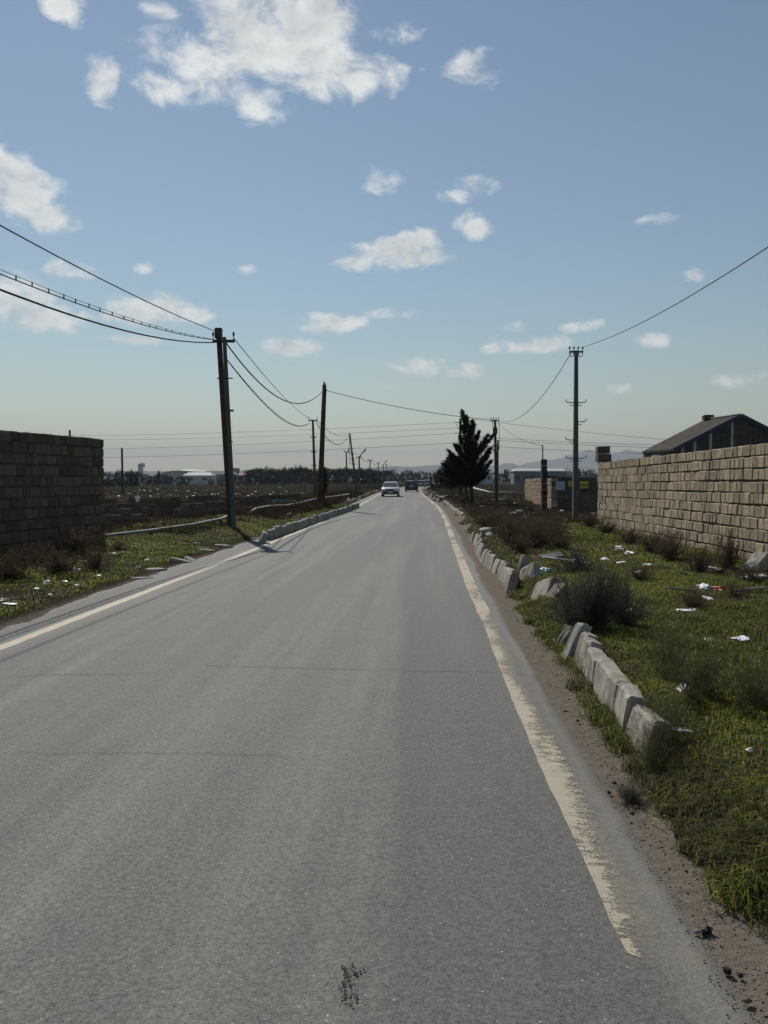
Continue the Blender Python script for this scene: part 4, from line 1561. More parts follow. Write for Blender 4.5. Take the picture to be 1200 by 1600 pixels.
for i, (yl, yr, rr_, lab) in enumerate([(656, 697, .012, 'slanting faint wire right of the boxed pole, topmost'), (684, 694, .013, 'upper level wire running right behind the concrete pole'),
                                      (687, 699, .014, 'middle level wire running right towards the shed'), (697, 709, .012, 'lowest level wire running right above the hills')]):
    wire(lab, P(722, yl - 3, 64), P(1230, yr + 3, 62), .25, rr_, group='far wires crossing the fields')
wire('faint wire drooping between the two street lamps', P(563, 712, 125), P(578, 718, 160), .7, .04)
wire('faint wire drooping past the far T-shaped poles', P(578, 718, 160), P(591, 722, 205), .9, .04)


# ------------------------------------------------------------------ plants made of twigs and leaves
def ribbons(P0, P1, w0, w1, rg):
    d = P1 - P0
    ref = rg.normal(size=P0.shape)
    s = np.cross(d, ref)
    s /= np.linalg.norm(s, axis=1, keepdims=True) + 1e-9
    V = np.stack([P0 - s * w0[:, None], P0 + s * w0[:, None], P1 + s * w1[:, None], P1 - s * w1[:, None]], 1)
    return V


def twig_bush(seed, stems=70, kids=16, kids2=3, spread=1.0, up=1.0, w=.0035, c0=(.055, .042, .034), c1=(.1, .078, .06), green=None, green_f=0.0, droop=0.0):
    """a bush of about 1 m: stems from the base, twigs from the stems, twiglets from the twigs"""
    rg = np.random.default_rng(seed)
    az = rg.uniform(0, 2 * np.pi, stems)
    lean = rg.uniform(.05, 1.15, stems) * spread
    L = rg.uniform(.55, 1.0, stems) * up
    d = np.stack([np.cos(az) * np.sin(lean), np.sin(az) * np.sin(lean), np.cos(lean)], 1)
    b = np.stack([rg.normal(0, .06, stems), rg.normal(0, .06, stems), np.zeros(stems)], 1)
    quads, shade = [], []
    nseg = 4
    pts_ = [b]
    cur_d = d.copy()
    for k in range(nseg):
        cur_d = cur_d + rg.normal(0, .16, cur_d.shape)
        cur_d[:, 2] += .06 - droop * .1
        cur_d /= np.linalg.norm(cur_d, axis=1, keepdims=True)
        pts_.append(pts_[-1] + cur_d * (L / nseg)[:, None])
    for k in range(nseg):
        ww = np.full(stems, w)
        quads.append(ribbons(pts_[k], pts_[k + 1], ww * (1.3 - .25 * k), ww * (1.05 - .25 * k), rg))
        shade.append(rg.uniform(0, .6, stems))
    # twigs
    n1 = stems * kids
    si = rg.integers(0, stems, n1)
    t = rg.uniform(.15, 1, n1) * nseg * .999
    k = t.astype(int)
    PP = np.stack(pts_, 0)
    base = PP[k, si] + (PP[k + 1, si] - PP[k, si]) * (t - k)[:, None]
    sd = PP[k + 1, si] - PP[k, si]
    sd /= np.linalg.norm(sd, axis=1, keepdims=True)
    td = sd + rg.normal(0, .55, sd.shape)
    td[:, 2] += .12
    td /= np.linalg.norm(td, axis=1, keepdims=True)
    tl = rg.uniform(.06, .22, n1)
    mid_ = base + td * (tl * .5)[:, None]
    td2 = td + rg.normal(0, .3, td.shape)
    td2 /= np.linalg.norm(td2, axis=1, keepdims=True)
    tip = mid_ + td2 * (tl * .5)[:, None]
    quads.append(ribbons(base, mid_, np.full(n1, w * .55), np.full(n1, w * .45), rg))
    quads.append(ribbons(mid_, tip, np.full(n1, w * .45), np.full(n1, w * .3), rg))
    shade += [rg.uniform(.1, .8, n1), rg.uniform(.1, .9, n1)]
    n2 = n1 * kids2
    ti = rg.integers(0, n1, n2)
    tt = rg.uniform(0, 1, n2)[:, None]
    b2 = base[ti] + (tip[ti] - base[ti]) * tt
    d2 = td[ti] + rg.normal(0, .7, (n2, 3))
    d2 /= np.linalg.norm(d2, axis=1, keepdims=True)
    t2 = b2 + d2 * rg.uniform(.02, .075, n2)[:, None]
    quads.append(ribbons(b2, t2, np.full(n2, w * .5), np.full(n2, w * .25), rg))
    shade.append(rg.uniform(.2, 1, n2))
    V = np.concatenate(quads, 0)
    V[:, :, 2] = np.maximum(V[:, :, 2], -.03)
    sh = np.concatenate(shade)
    c = np.array(c0)[None] * (1 - sh[:, None]) + np.array(c1)[None] * sh[:, None]
    if green is not None:
        pick = rg.random(len(sh)) < green_f
        c[pick] = np.array(green)[None] * rg.uniform(.6, 1.4, pick.sum())[:, None]
    n = len(V)
    return np_mesh('twigs', V.reshape(-1, 3), np.arange(n * 4).reshape(n, 4), M['twig'], col=np.repeat(c, 4, 0))


BUSH = {
    'grey': [twig_bush(501, 90, 22, 3, 1.05, .8, .0042, (.04, .035, .032), (.115, .1, .09)), twig_bush(502, 80, 20, 3, 1.1, .8, .0042, (.04, .035, .032), (.11, .096, .086))],
    'brown': [twig_bush(511 + i, 60, 16, 2, 1.0, .85, .0075, (.05, .038, .028), (.15, .108, .076)) for i in range(4)],
    'weed': [twig_bush(521 + i, 70, 18, 3, 1.1, .75, .003, (.06, .056, .04), (.14, .13, .085), (.08, .1, .035), .55) for i in range(2)],
    'field': [twig_bush(531 + i, 26, 9, 1, 1.1, .8, .016, (.05, .039, .028), (.13, .1, .066)) for i in range(4)],
}


def plant_bush(kind, lab, p, sx, sz, rot=None, name='dry_bush', cat='bush', group=None, var=None):
    me_ = BUSH[kind][random.randrange(len(BUSH[kind])) if var is None else var]
    o = link_mesh(name, me_)
    o.location = (p.x, p.y, landz(p.x, p.y) - .01)
    o.rotation_euler = (0, 0, random.uniform(0, 6.28) if rot is None else rot)
    o.scale = (sx, sx, sz)
    return tag(o, lab, cat, group)


plant_bush('grey', 'large round dry grey bush behind the nearest kerb blocks', G(925, 1000, .1), .74, .9, var=0)
plant_bush('grey', 'smaller dry grey bush hugging the left flank of the large one', G(890, 985, .1), .42, .6, var=1)
plant_bush('grey', 'smaller dry grey bush at the right flank of the large one', G(968, 992, .1), .45, .65, var=1)
plant_bush('grey', 'dark dry bush behind the heap of boards on the right verge', G(905, 905, .1), .7, .55, var=1)
plant_bush('weed', 'wispy grey-green weed bush right of the nearest kerb blocks', G(1090, 1120, .1), .55, .62)
plant_bush('weed', 'wispy weed clump at the right edge beside the nearest kerb', G(1180, 1135, .1), .5, .55)
plant_bush('weed', 'thin upright weed above the nearest kerb block', G(1045, 1085, .1), .36, .7)
plant_bush('weed', 'low weed tuft spilling over the nearest kerb block', G(1022, 1150, .1), .3, .4)
plant_bush('weed', 'leafy weed hiding the near end of the nearest kerb block', G(1022, 1203, .05), .3, .46)
plant_bush('weed', 'wispy weed right of the leafy one at the nearest kerb end', G(1052, 1190, .05), .34, .46)
plant_bush('grey', 'dead flattened twigs on the dirt shoulder below the kerb', G(985, 1245, .02), .2, .13)
BR = 'brown bushes on the right verge'
for (px, py, sx, sz, lab) in [(800, 858, .9, .8, 'brown bush right behind the domino kerb row'), (835, 862, .9, .75, 'brown bush left of the heap of boards'),
                              (868, 845, .9, .7, 'brown bush in front of the concrete pole'), (775, 835, .9, .8, 'brown bush at the far end of the domino kerb row'),
                              (1048, 880, .75, .72, 'reddish brown bush against the tan wall, left one'), (1018, 868, .7, .6, 'low reddish brush along the tan wall left of the bushes'),
                              (1135, 892, .62, .8, 'dark bush against the tan wall, right one'), (1092, 898, .6, .55, 'low bush between the two wall bushes'),
                              (985, 852, .7, .5, 'low brush at the foot of the tan wall, middle'), (948, 836, .7, .5, 'low brush at the far end of the tan wall'),
                              (920, 826, .8, .6, 'bush between the concrete pole and the tan wall'), (1175, 915, .45, .4, 'small brown weed by the tilted stone at the right edge')]:
    plant_bush('brown', lab, G(px, py, .08), sx, sz, group=BR)
for (px, py, sx, sz, lab) in [(757, 829, .8, .6, 'low brown bush at the start of the scrub behind the domino row'), (790, 846, .8, .65, 'brown bush between the domino row and the white sheet'),
                              (818, 848, .85, .7, 'brown bush below the large white sheet of litter'), (848, 856, .8, .65, 'brown bush above the grey sheet on the verge'),
                              (812, 872, .6, .5, 'small brown bush nearest the end of the domino row'), (838, 838, .9, .6, 'brown bush right of the large white sheet of litter'),
                              (878, 862, .7, .5, 'low brown bush above the long white board'), (782, 822, .9, .6, 'brown bush where the thin pale pipe starts'),
                              (860, 828, .9, .6, 'brown bush left of the concrete pole foot'), (1150, 945, .35, .3, 'small reddish weed in the green verge near the right edge'),
                              (1085, 960, .35, .3, 'small reddish weed beside the white crumpled scraps'), (1000, 915, .4, .3, 'small dry weed in the middle of the green verge')]:
    plant_bush('brown', lab, G(px, py, .08), sx, sz, group=BR)
BL = 'brown bushes along the left wall'
for (px, py, sx, sz, lab) in [(15, 905, .75, .6, 'reddish brown bush at the left edge of the frame'), (95, 893, .8, .5, 'low brown bush under the dark left wall'),
                              (150, 885, .6, .55, 'dark bush near the corner of the left wall'), (60, 885, .7, .5, 'brown bush hugging the foot of the dark left wall'),
                              (120, 872, .8, .8, 'tall dark bush against the face of the left wall'), (185, 862, .5, .35, 'small bush past the corner of the left wall')]:
    plant_bush('brown', lab, G(px, py, .15), sx, sz, group=BL)
for (px, py, d_, lab) in [(392, 812, 25, 'first'), (415, 806, 28, 'second'), (440, 800, 31, 'third')]:
    pass
rb = random.Random(5)
for i in range(22):
    yb_ = 30 + i * 2.4 + rb.uniform(-.8, .8)
    p = Vector((float(roadc(yb_)) - 5.9 - rb.uniform(0, 2.2), yb_, 0))
    plant_bush('field', 'dry brown shrub in the strip between the left kerb and the pipe', p, rb.uniform(.6, 1.0), rb.uniform(.35, .7), name='shrub', group='shrubs behind the left kerb')
for i in range(24):
    yb_ = 30 + i * 2.9 + rb.uniform(-.8, .8)
    p = Vector((float(roadc(yb_)) + 2.0 + rb.uniform(0, 2.8), yb_, 0))
    plant_bush('field', 'dry brown shrub behind the right kerb before the bend', p, rb.uniform(.6, 1.0), rb.uniform(.45, .8), name='shrub', group='shrubs behind the right kerb')

# scrub over the fields: far too many to count
rs = np.random.default_rng(55)


def scrub(name, N, gen, hmin, hmax, wid, c0, c1, blades=9):
    X, Y = gen(N)
    dcam = np.hypot(X, Y)
    Z = land(X, Y)
    n = len(X)
    h = rs.uniform(hmin, hmax, n)
    az = rs.uniform(0, 2 * np.pi, (n, blades))
    ln = rs.uniform(.2, 1.1, (n, blades))
    hb = h[:, None] * rs.uniform(.5, 1.05, (n, blades))
    bx = X[:, None] + rs.normal(0, .14, (n, blades)) * (h[:, None] / .4)
    by = Y[:, None] + rs.normal(0, .14, (n, blades)) * (h[:, None] / .4)
    bz = np.repeat(Z[:, None] - .03, blades, 1)
    tx, ty, tz = bx + np.cos(az) * hb * ln * .7, by + np.sin(az) * hb * ln * .7, bz + hb
    wv = (wid * (.6 + dcam / 60))[:, None] * rs.uniform(.5, 1.3, (n, blades))
    sx, sy = -np.sin(az + rs.normal(0, .8, az.shape)) * wv, np.cos(az + rs.normal(0, .8, az.shape)) * wv
    V = np.stack([np.stack([bx - sx, by - sy, bz], -1), np.stack([bx + sx, by + sy, bz], -1), np.stack([tx + sx * .35, ty + sy * .35, tz], -1), np.stack([tx - sx * .35, ty - sy * .35, tz * 1], -1)], 2)
    t = (rs.random((n, 1)) * .65 + rs.random((n, blades)) * .35)[..., None]
    c = np.array(c0) * (1 - t) + np.array(c1) * t
    V = V.reshape(-1, 3)
    me_ = np_mesh(name, V, np.arange(len(V)).reshape(-1, 4), M['twig'], col=np.repeat(c.reshape(-1, 3), 4, 0))
    return tag(link_mesh(name, me_), kind='stuff')


def gen_left(N):
    y = 20 + 260 * rs.random(N) ** 1.9
    u = -(6.3 + (10 + .55 * y) * rs.random(N) ** 1.15)
    return roadc(y) + u, y


def gen_right(N):
    y = 26 + 230 * rs.random(N) ** 1.8
    u = 1.7 + (7 + .5 * y) * rs.random(N) ** 1.2
    x = roadc(y) + u
    return x, y


o = scrub('field_scrub', 24000, gen_left, .08, .3, .008, (.02, .016, .012), (.07, .055, .036), 7)
tag(o, 'dry brown scrub covering the field left of the road', None)
o = scrub('field_scrub', 18000, gen_right, .08, .28, .008, (.02, .017, .012), (.066, .055, .034), 7)
tag(o, 'dry brown scrub covering the ground right of the road', None)


def gen_tall(N):
    y = 29 + 50 * rs.random(N)
    return roadc(y) - 5.5 - 2.0 * rs.random(N) ** .8, y


o = scrub('dry_weeds', 1300, gen_tall, .16, .45, .012, (.028, .02, .014), (.07, .05, .034), 12)
tag(o, 'tall dry brown weeds behind the left kerb', None)


# ------------------------------------------------------------------ grass
def grass(name, lab, x0, x1, y0, y1, N, hlo, hhi, wid, seed, dens):
    rg = np.random.default_rng(seed)
    Yr = y0 + (y1 - y0) * rg.random(N) ** 1.5
    Xr = x0 + (x1 - x0) * rg.random(N)
    g = dens(Xr, Yr)
    keep = (rg.random(N) < g) & (Xr < .46 * Yr + 1.1) & (Xr > -.62 * Yr - 1.2)
    X, Y = Xr[keep], Yr[keep]
    n = len(X)
    Z = land(X, Y)
    tuft = fbm(X * 2.3, Y * 2.3, seed + 5, 3)
    big = fbm(X * .6, Y * .6, seed + 9, 2)
    h = (hlo + (hhi - hlo) * np.clip((tuft - .3) * 2.2, 0, 1)) * rg.uniform(.55, 1.25, n) * (.7 + .6 * big)
    az = rg.uniform(0, 2 * np.pi, n)
    ln = rg.uniform(.1, 1.5, n)
    w = wid * rg.uniform(.6, 1.4, n) * (.8 + Y / 16)
    dx, dy = np.cos(az), np.sin(az)
    px_, py_ = -np.sin(az + rg.normal(0, .5, n)) * w, np.cos(az + rg.normal(0, .5, n)) * w
    m1x, m1y, m1z = X + dx * h * ln * .25, Y + dy * h * ln * .25, Z + h * .6
    tx_, ty_, tz_ = X + dx * h * ln * .95, Y + dy * h * ln * .95, Z + h * (1 - ln * .45)
    V = np.stack([np.stack([X - px_, Y - py_, Z - .01], -1), np.stack([X + px_, Y + py_, Z - .01], -1), np.stack([m1x + px_ * .8, m1y + py_ * .8, m1z], -1),
                  np.stack([m1x - px_ * .8, m1y - py_ * .8, m1z], -1), np.stack([tx_, ty_, tz_], -1)], 1)
    base_i = np.arange(n)[:, None] * 5
    F = np.concatenate([base_i + np.array([[0, 1, 2]]), base_i + np.array([[0, 2, 3]]), base_i + np.array([[3, 2, 4]])], 0)
    pal = np.array([(.09, .115, .016), (.16, .185, .022), (.235, .245, .034), (.26, .21, .085), (.06, .075, .022)])
    v = np.clip((big - .3) * 1.6 + rg.normal(0, .22, n), 0, .999)
    ci = np.where(rg.random(n) < .14, 3, np.where(rg.random(n) < .3, 4, (v * 3).astype(int)))
    c = pal[ci] * rg.uniform(.75, 1.25, n)[:, None]
    dry = (fbm(X * .8, Y * .8, seed + 20, 3) > .56) & (rg.random(n) < .6)
    c[dry] = np.array([(.1, .082, .045)]) * rg.uniform(.6, 1.5, dry.sum())[:, None]
    h = np.where(dry, h * .7, h)
    me_ = np_mesh(name, V.reshape(-1, 3), F, M['grass'], col=np.repeat(c, 5, 0))
    return tag(link_mesh(name, me_), lab, None, kind='stuff')


def dens_r(x, y):
    u = x - roadc(y)
    e = verge_edge(y)
    return np.clip((u - e + .06 + (fbm(x * 9, y * 9, 97, 2) - .5) * .3) / .3, 0, 1) ** 1.5 * np.clip(.25 + green_at(x, y) * .95 + (y < 7) * .35, 0, 1) * np.clip((32 - y) / 8, 0, 1)


def dens_l(x, y):
    return np.clip(green_at(x, y) * 1.15 + .12, 0, 1) * np.clip((-(x - roadc(y)) - 4.95 + (fbm(y * 1.2, y * 0, 95) - .5) * .5) / .15, 0, 1)


grass('grass', 'short green grass on the right verge', 1.0, 7.4, 1.6, 13, 520000, .022, .1, .0028, 61, dens_r)
grass('grass', 'patchy green grass farther along the right verge', 1.0, 8.0, 13, 32, 70000, .03, .11, .0042, 62, dens_r)
grass('grass', 'green grass on the left verge below the dark wall', -9.2, -4.8, 8, 34, 230000, .03, .1, .0036, 63, dens_l)


def spots(L):
    Q = [(G(px, py, .08), r_) for (px, py, r_) in L]

    def f(x, y):
        d = np.zeros_like(x)
        for q_, r_ in Q:
            d = np.maximum(d, np.exp(-((x - q_.x) ** 2 + ((y - q_.y) * .7) ** 2) / r_ ** 2))
        return np.clip(d * 1.3 - .1, 0, 1) * np.clip((x - roadc(y) - 1.08 + (fbm(x * 9, y * 9, 98, 2) - .5) * .2) / .16, 0, 1)
    return f


grass('grass', 'taller grass tufts around the near kerb blocks', 1.0, 2.6, 2.0, 13, 300000, .03, .12, .0026, 64,
      spots([(1020, 1200, .2), (1045, 1225, .25), (1085, 1255, .28), (1120, 1300, .25), (1160, 1320, .28), (1040, 1180, .18), (945, 1118, .13), (935, 1100, .14), (915, 1080, .12), (900, 1062, .12), (960, 1142, .12),
             (1010, 1130, .16), (990, 1080, .16), (960, 1045, .16), (840, 962, .18), (820, 946, .2), (803, 925, .16), (855, 985, .16), (1150, 1360, .12), (1080, 1230, .2)]))


# ------------------------------------------------------------------ trees
def leaf_cards(C, size, rg, n_per, spread, c0, c1, flat=1.0, shape=None):
    """clusters of small leaf-sized quads around the centres C (k,3)"""
    k = len(C)
    ctr = np.repeat(C, n_per, 0) + rg.normal(0, 1, (k * n_per, 3)) * np.array(spread)
    n = len(ctr)
    a = rg.normal(size=(n, 3))
    a[:, 2] *= flat
    a /= np.linalg.norm(a, axis=1, keepdims=True)
    b = np.cross(a, rg.normal(size=(n, 3)))
    b /= np.linalg.norm(b, axis=1, keepdims=True) + 1e-9
    s = size * rg.uniform(.5, 1.3, n)[:, None]
    V = np.stack([ctr - a * s, ctr + b * s * .45, ctr + a * s, ctr - b * s * .45], 1)
    t = rg.random(n)[:, None]
    c = np.array(c0) * (1 - t) + np.array(c1) * t
    return V, c


def cards_mesh(name, VC):
    V = np.concatenate([v for v, c in VC], 0)
    c = np.concatenate([c for v, c in VC], 0)
    n = len(V)
    return np_mesh(name, V.reshape(-1, 3), np.arange(n * 4).reshape(n, 4), M['leaf'], col=np.repeat(c, 4, 0))


def far_tree(kind, seed):
    """a tree about 1 unit tall, standing at the origin; parts: trunk, crown"""
    rg = np.random.default_rng(seed)
    root = thing('tree', 'tree', 'tree')
    tr = MB()
    C = []
    c0, c1 = (.007, .0095, .007), (.019, .024, .015)
    if kind == 'pine':                       # flat topped, umbrella-like
        tr.tube([(0, 0, -.05), (.01, .01, .3), (.03, 0, .6)], [.035, .028, .018], 7)
        for i in range(6):
            az = i / 6 * 6.28 + rg.uniform(-.4, .4)
            r_ = rg.uniform(.2, .42)
            e = Vector((math.cos(az) * r_, math.sin(az) * r_, rg.uniform(.6, .85)))
            tr.tube([(.01, .005, rg.uniform(.3, .5)), e * .6 + Vector((0, 0, .2)), e], [.014, .01, .005], 5)
        for i in range(60):
            az, r_ = rg.uniform(0, 6.28), .48 * math.sqrt(rg.random())
            C.append((math.cos(az) * r_, math.sin(az) * r_, .66 + .28 * (1 - (r_ / .5) ** 2) * rg.uniform(.4, 1) + rg.normal(0, .05)))
        VC = [leaf_cards(np.array(C), .035, rg, 22, (.055, .055, .035), c0, c1)]
    elif kind == 'round':
        tr.tube([(0, 0, -.05), (.01, 0, .25), (.0, .02, .5)], [.035, .028, .015], 7)
        for i in range(70):
            v = rg.normal(size=3)
            v /= np.linalg.norm(v)
            r_ = rg.uniform(.5, 1) ** .5
            C.append((v[0] * .42 * r_, v[1] * .42 * r_, .52 + v[2] * .45 * r_))
        VC = [leaf_cards(np.array(C), .04, rg, 20, (.055, .055, .05), c0, c1)]
    else:                                    # tall and narrow
        tr.tube([(0, 0, -.05), (0, 0, .5), (0, 0, .9)], [.03, .02, .006], 7)
        for i in range(60):
            h = rg.uniform(.1, 1)
            az, r_ = rg.uniform(0, 6.28), .2 * (1 - h) ** .6 * math.sqrt(rg.random()) + .02
            C.append((math.cos(az) * r_, math.sin(az) * r_, h * .97))
        VC = [leaf_cards(np.array(C), .035, rg, 20, (.03, .03, .05), c0, c1)]
    tr.build('trunk', M['bark'], root, smooth=True)
    link_mesh('crown', cards_mesh('crown', VC), root)
    return root


protos = {'pine': [far_tree('pine', 700 + i) for i in range(3)], 'round': [far_tree('round', 710 + i) for i in range(3)], 'slim': [far_tree('slim', 720 + i) for i in range(2)]}
used_proto = set()


ORD = ['first', 'second', 'third', 'fourth', 'fifth', 'sixth', 'seventh', 'eighth', 'ninth', 'tenth', 'eleventh', 'twelfth']


def put_tree(kind, px, py_top, depth, lab, group, wide=1.0):
    src = protos[kind][random.randrange(len(protos[kind]))]
    r_ = src if id(src) not in used_proto else copy_tree(src)
    used_proto.add(id(src))
    top = P(px, py_top, depth)
    zg_ = landz(top.x, top.y)
    h = top.z - zg_
    r_.location = (top.x, top.y, zg_)
    r_.scale = (h * wide, h * wide, h)
    r_.rotation_euler = (0, 0, random.uniform(0, 6.28))
    r_.name = 'tree'
    tag(r_, lab, 'tree', group)
    return r_


random.seed(31)
TL = 'trees of the far line left of the road'
for i in range(38):
    px = 392 + i * 5.6 + random.uniform(-2.5, 2.5)
    put_tree(random.choice(['pine', 'round', 'round']), px, 734 + random.uniform(-5, 6) - (2 if 450 < px < 480 else 0), random.uniform(270, 310), 'dark flat-topped tree in the far line between the two rusty poles and the road', TL, random.uniform(.9, 1.5))
for i, (px, yt, w_) in enumerate([(166, 737, 1.2), (177, 738, 1.1), (186, 733, .7), (196, 737, 1.2), (205, 734, 1.1), (213, 736, 1.0)]):
    put_tree('round', px, yt, 205 + i * 3, f'{ORD[i]} dense dark tree from the left in the clump past the left wall corner', 'clump of trees past the left wall', w_)
for i, (px, yt) in enumerate([(229, 742), (240, 741), (248, 737), (258, 741), (265, 744), (281, 744), (290, 745), (372, 741), (384, 742), (393, 739), (330, 748), (345, 749)]):
    put_tree('round' if px != 248 else 'slim', px, yt, 240 + random.uniform(-10, 20), f'{ORD[[0, 1, 2, 3, 4, 5, 6, 9, 10, 11, 7, 8][i]]} small dark tree from the left before the far town', 'small trees before the far town', 1.1)
for i in range(9):
    px = 604 + i * 8 + random.uniform(-2, 2)
    put_tree('round', px, 735 + random.uniform(-3, 4), random.uniform(390, 470), f'{ORD[i]} hazy tree from the left closing the far end of the road', 'trees closing the end of the road', random.uniform(.9, 1.3))
for i, (px, yt, d_, w_) in enumerate([(688, 733, 190, .9), (694, 727, 170, .8), (703, 724, 160, .7), (712, 728, 175, .9)]):
    put_tree('round', px, yt, d_, f'{ORD[i]} dark tree from the left in the group behind the conifer', 'trees behind the conifer', w_)
for i in range(24):
    px = 776 + i * 7.2 + random.uniform(-3, 3)
    put_tree(random.choice(['round', 'slim', 'pine', 'round']), px, 737 + random.uniform(-4, 3), random.uniform(330, 380), 'dark tree in the far line behind the white roofed shed', 'far trees right of the road', random.uniform(.8, 1.3))
put_tree('round', 678, 737, 120, 'small round dark tree on a thin trunk by the far right bend', None, .62)

# the dark conifer right of the road
rg = np.random.default_rng(900)
tb = P(735, 791, 47)
con = thing('conifer', 'tall ragged dark conifer with two trunks right of the road', 'tree', (tb.x, tb.y, landz(tb.x, tb.y)))
zg_ = con.location.z
ttop = P(728, 646, 47)
trk = [Vector((tb.x + .1, tb.y, zg_ - .2)), P(737, 765, 47), P(735, 730, 47), P(731, 690, 47), P(727.5, 655, 47)]
MB().tube(trk, [.11, .095, .08, .05, .015], 9).build('trunk', M['bark'], con, smooth=True)
MB().tube([Vector((tb.x - .05, tb.y + .1, zg_ - .2)), P(729, 772, 47.1), P(725, 745, 47.2), P(718, 715, 47.3)], [.07, .06, .05, .02], 8).build('trunk', M['bark'], con, smooth=True)
VC, brm = [], MB()
tips = [(722, 641, 0), (729, 650, 0), (739, 656, .2), (722, 664, -.2), (741, 662, .2), (736, 672, -.3), (749, 673, .1), (718, 680, .2), (746, 684, .3), (763, 679, .1), (771, 679, -.1), (757, 690, .4),
        (714, 695, -.3), (709, 692, .2), (767, 699, .2), (766, 706, -.2), (760, 711, .3), (700, 703, .1), (703, 712, -.3), (768, 719, .2), (762, 726, -.3), (765, 735, .1), (752, 739, .3), (691, 724, .1),
        (695, 735, -.2), (699, 742, .3), (706, 746, .2), (716, 748, -.2), (745, 742, .4), (755, 733, -.6), (710, 730, .7), (742, 715, -.9), (730, 705, 1.0), (720, 720, -1.0), (735, 735, 1.1),
        (748, 725, .9), (712, 740, -.8), (728, 690, -.7), (733, 680, .6), (745, 700, -.6), (715, 712, .9), (740, 743, -.9), (726, 745, .8)]
for (px, py, dz) in tips:
    tip = P(px, py, 47 + dz)
    oy = min(py + 26 + abs(px - 732) * .35, 756)
    ox = np.interp(oy, [655, 690, 730, 765], [727.5, 731, 735, 737])
    st = P(float(ox), oy, 47)
    mid = st.lerp(tip, .55) - Vector((0, 0, .12))
    brm.tube([st, mid, tip], [.03, .02, .006], 5)
    L = (tip - st).length
    n = int(34 * L) + 10
    ts = rg.uniform(.15, 1.0, n)
    C = []
    for t in ts:
        p_ = (st.lerp(mid, t / .55) if t < .55 else mid.lerp(tip, (t - .55) / .45))
        C.append(p_)
    C = np.array(C)
    # sprays pointing outward-up along the branch
    dirv = np.array((tip - st).normalized())
    k = 15
    ctr = np.repeat(C, k, 0)
    wd = np.repeat(.115 * (1.15 - ts) + .035, k)[:, None]
    ctr = ctr + rg.normal(0, 1, ctr.shape) * wd * np.array([1, 1, .7])
    a = dirv[None] + rg.normal(0, .45, ctr.shape) + np.array([0, 0, .25])
    a /= np.linalg.norm(a, axis=1, keepdims=True)
    b = np.cross(a, rg.normal(size=ctr.shape))
    b /= np.linalg.norm(b, axis=1, keepdims=True)
    s = rg.uniform(.05, .13, len(ctr))[:, None]
    V = np.stack([ctr - a * s * .6, ctr + b * s * .2, ctr + a * s, ctr - b * s * .2], 1)
    c = np.array((.004, .006, .004)) + rg.random(len(ctr))[:, None] * np.array((.01, .014, .008))
    VC.append((V - np.array(con.location)[None, None], c))
brm.build('branches', M['bark'], con, smooth=True)
link_mesh('crown', cards_mesh('crown', VC), con)
# a smaller conifer behind it
sc2 = P(706, 777, 66)
t2 = thing('conifer', 'smaller dark conifer left of the ragged one, nearer the road', 'tree', (sc2.x, sc2.y, landz(sc2.x, sc2.y)))
MB().tube([Vector((sc2.x, sc2.y, t2.location.z - .2)), P(706, 755, 66), P(705, 720, 66)], [.1, .07, .02], 8).build('trunk', M['bark'], t2, smooth=True)
C = np.array([P(705 + rg.normal(0, 5 + .12 * (y - 712)), y, 66 + rg.normal(0, .5)) for y in rg.uniform(714, 762, 130)])
v, c = leaf_cards(C, .11, rg, 26, (.17, .17, .15), (.01, .013, .008), (.024, .03, .017))
link_mesh('crown', cards_mesh('crown', [(v - np.array(t2.location)[None, None], c)]), t2)
# small tree at the thick rusty pole
sb = P(507, 784, 44)
t3 = thing('small_tree', 'small dark tree hugging the thick rusty pole', 'tree', (sb.x, sb.y, landz(sb.x, sb.y)))
MB().tube([Vector((sb.x, sb.y, t3.location.z - .2)), P(506, 770, 44), P(505, 750, 44)], [.05, .04, .015], 8).build('trunk', M['bark'], t3, smooth=True)
C = np.array([P(505 + rg.normal(0, 3.6 if y > 740 else 3), y, 44 + rg.normal(0, .15)) for y in rg.uniform(733, 768, 70)])
v, c = leaf_cards(C, .06, rg, 24, (.07, .07, .09), (.01, .013, .008), (.03, .032, .016))
link_mesh('crown', cards_mesh('crown', [(v - np.array(t3.location)[None, None], c)]), t3)


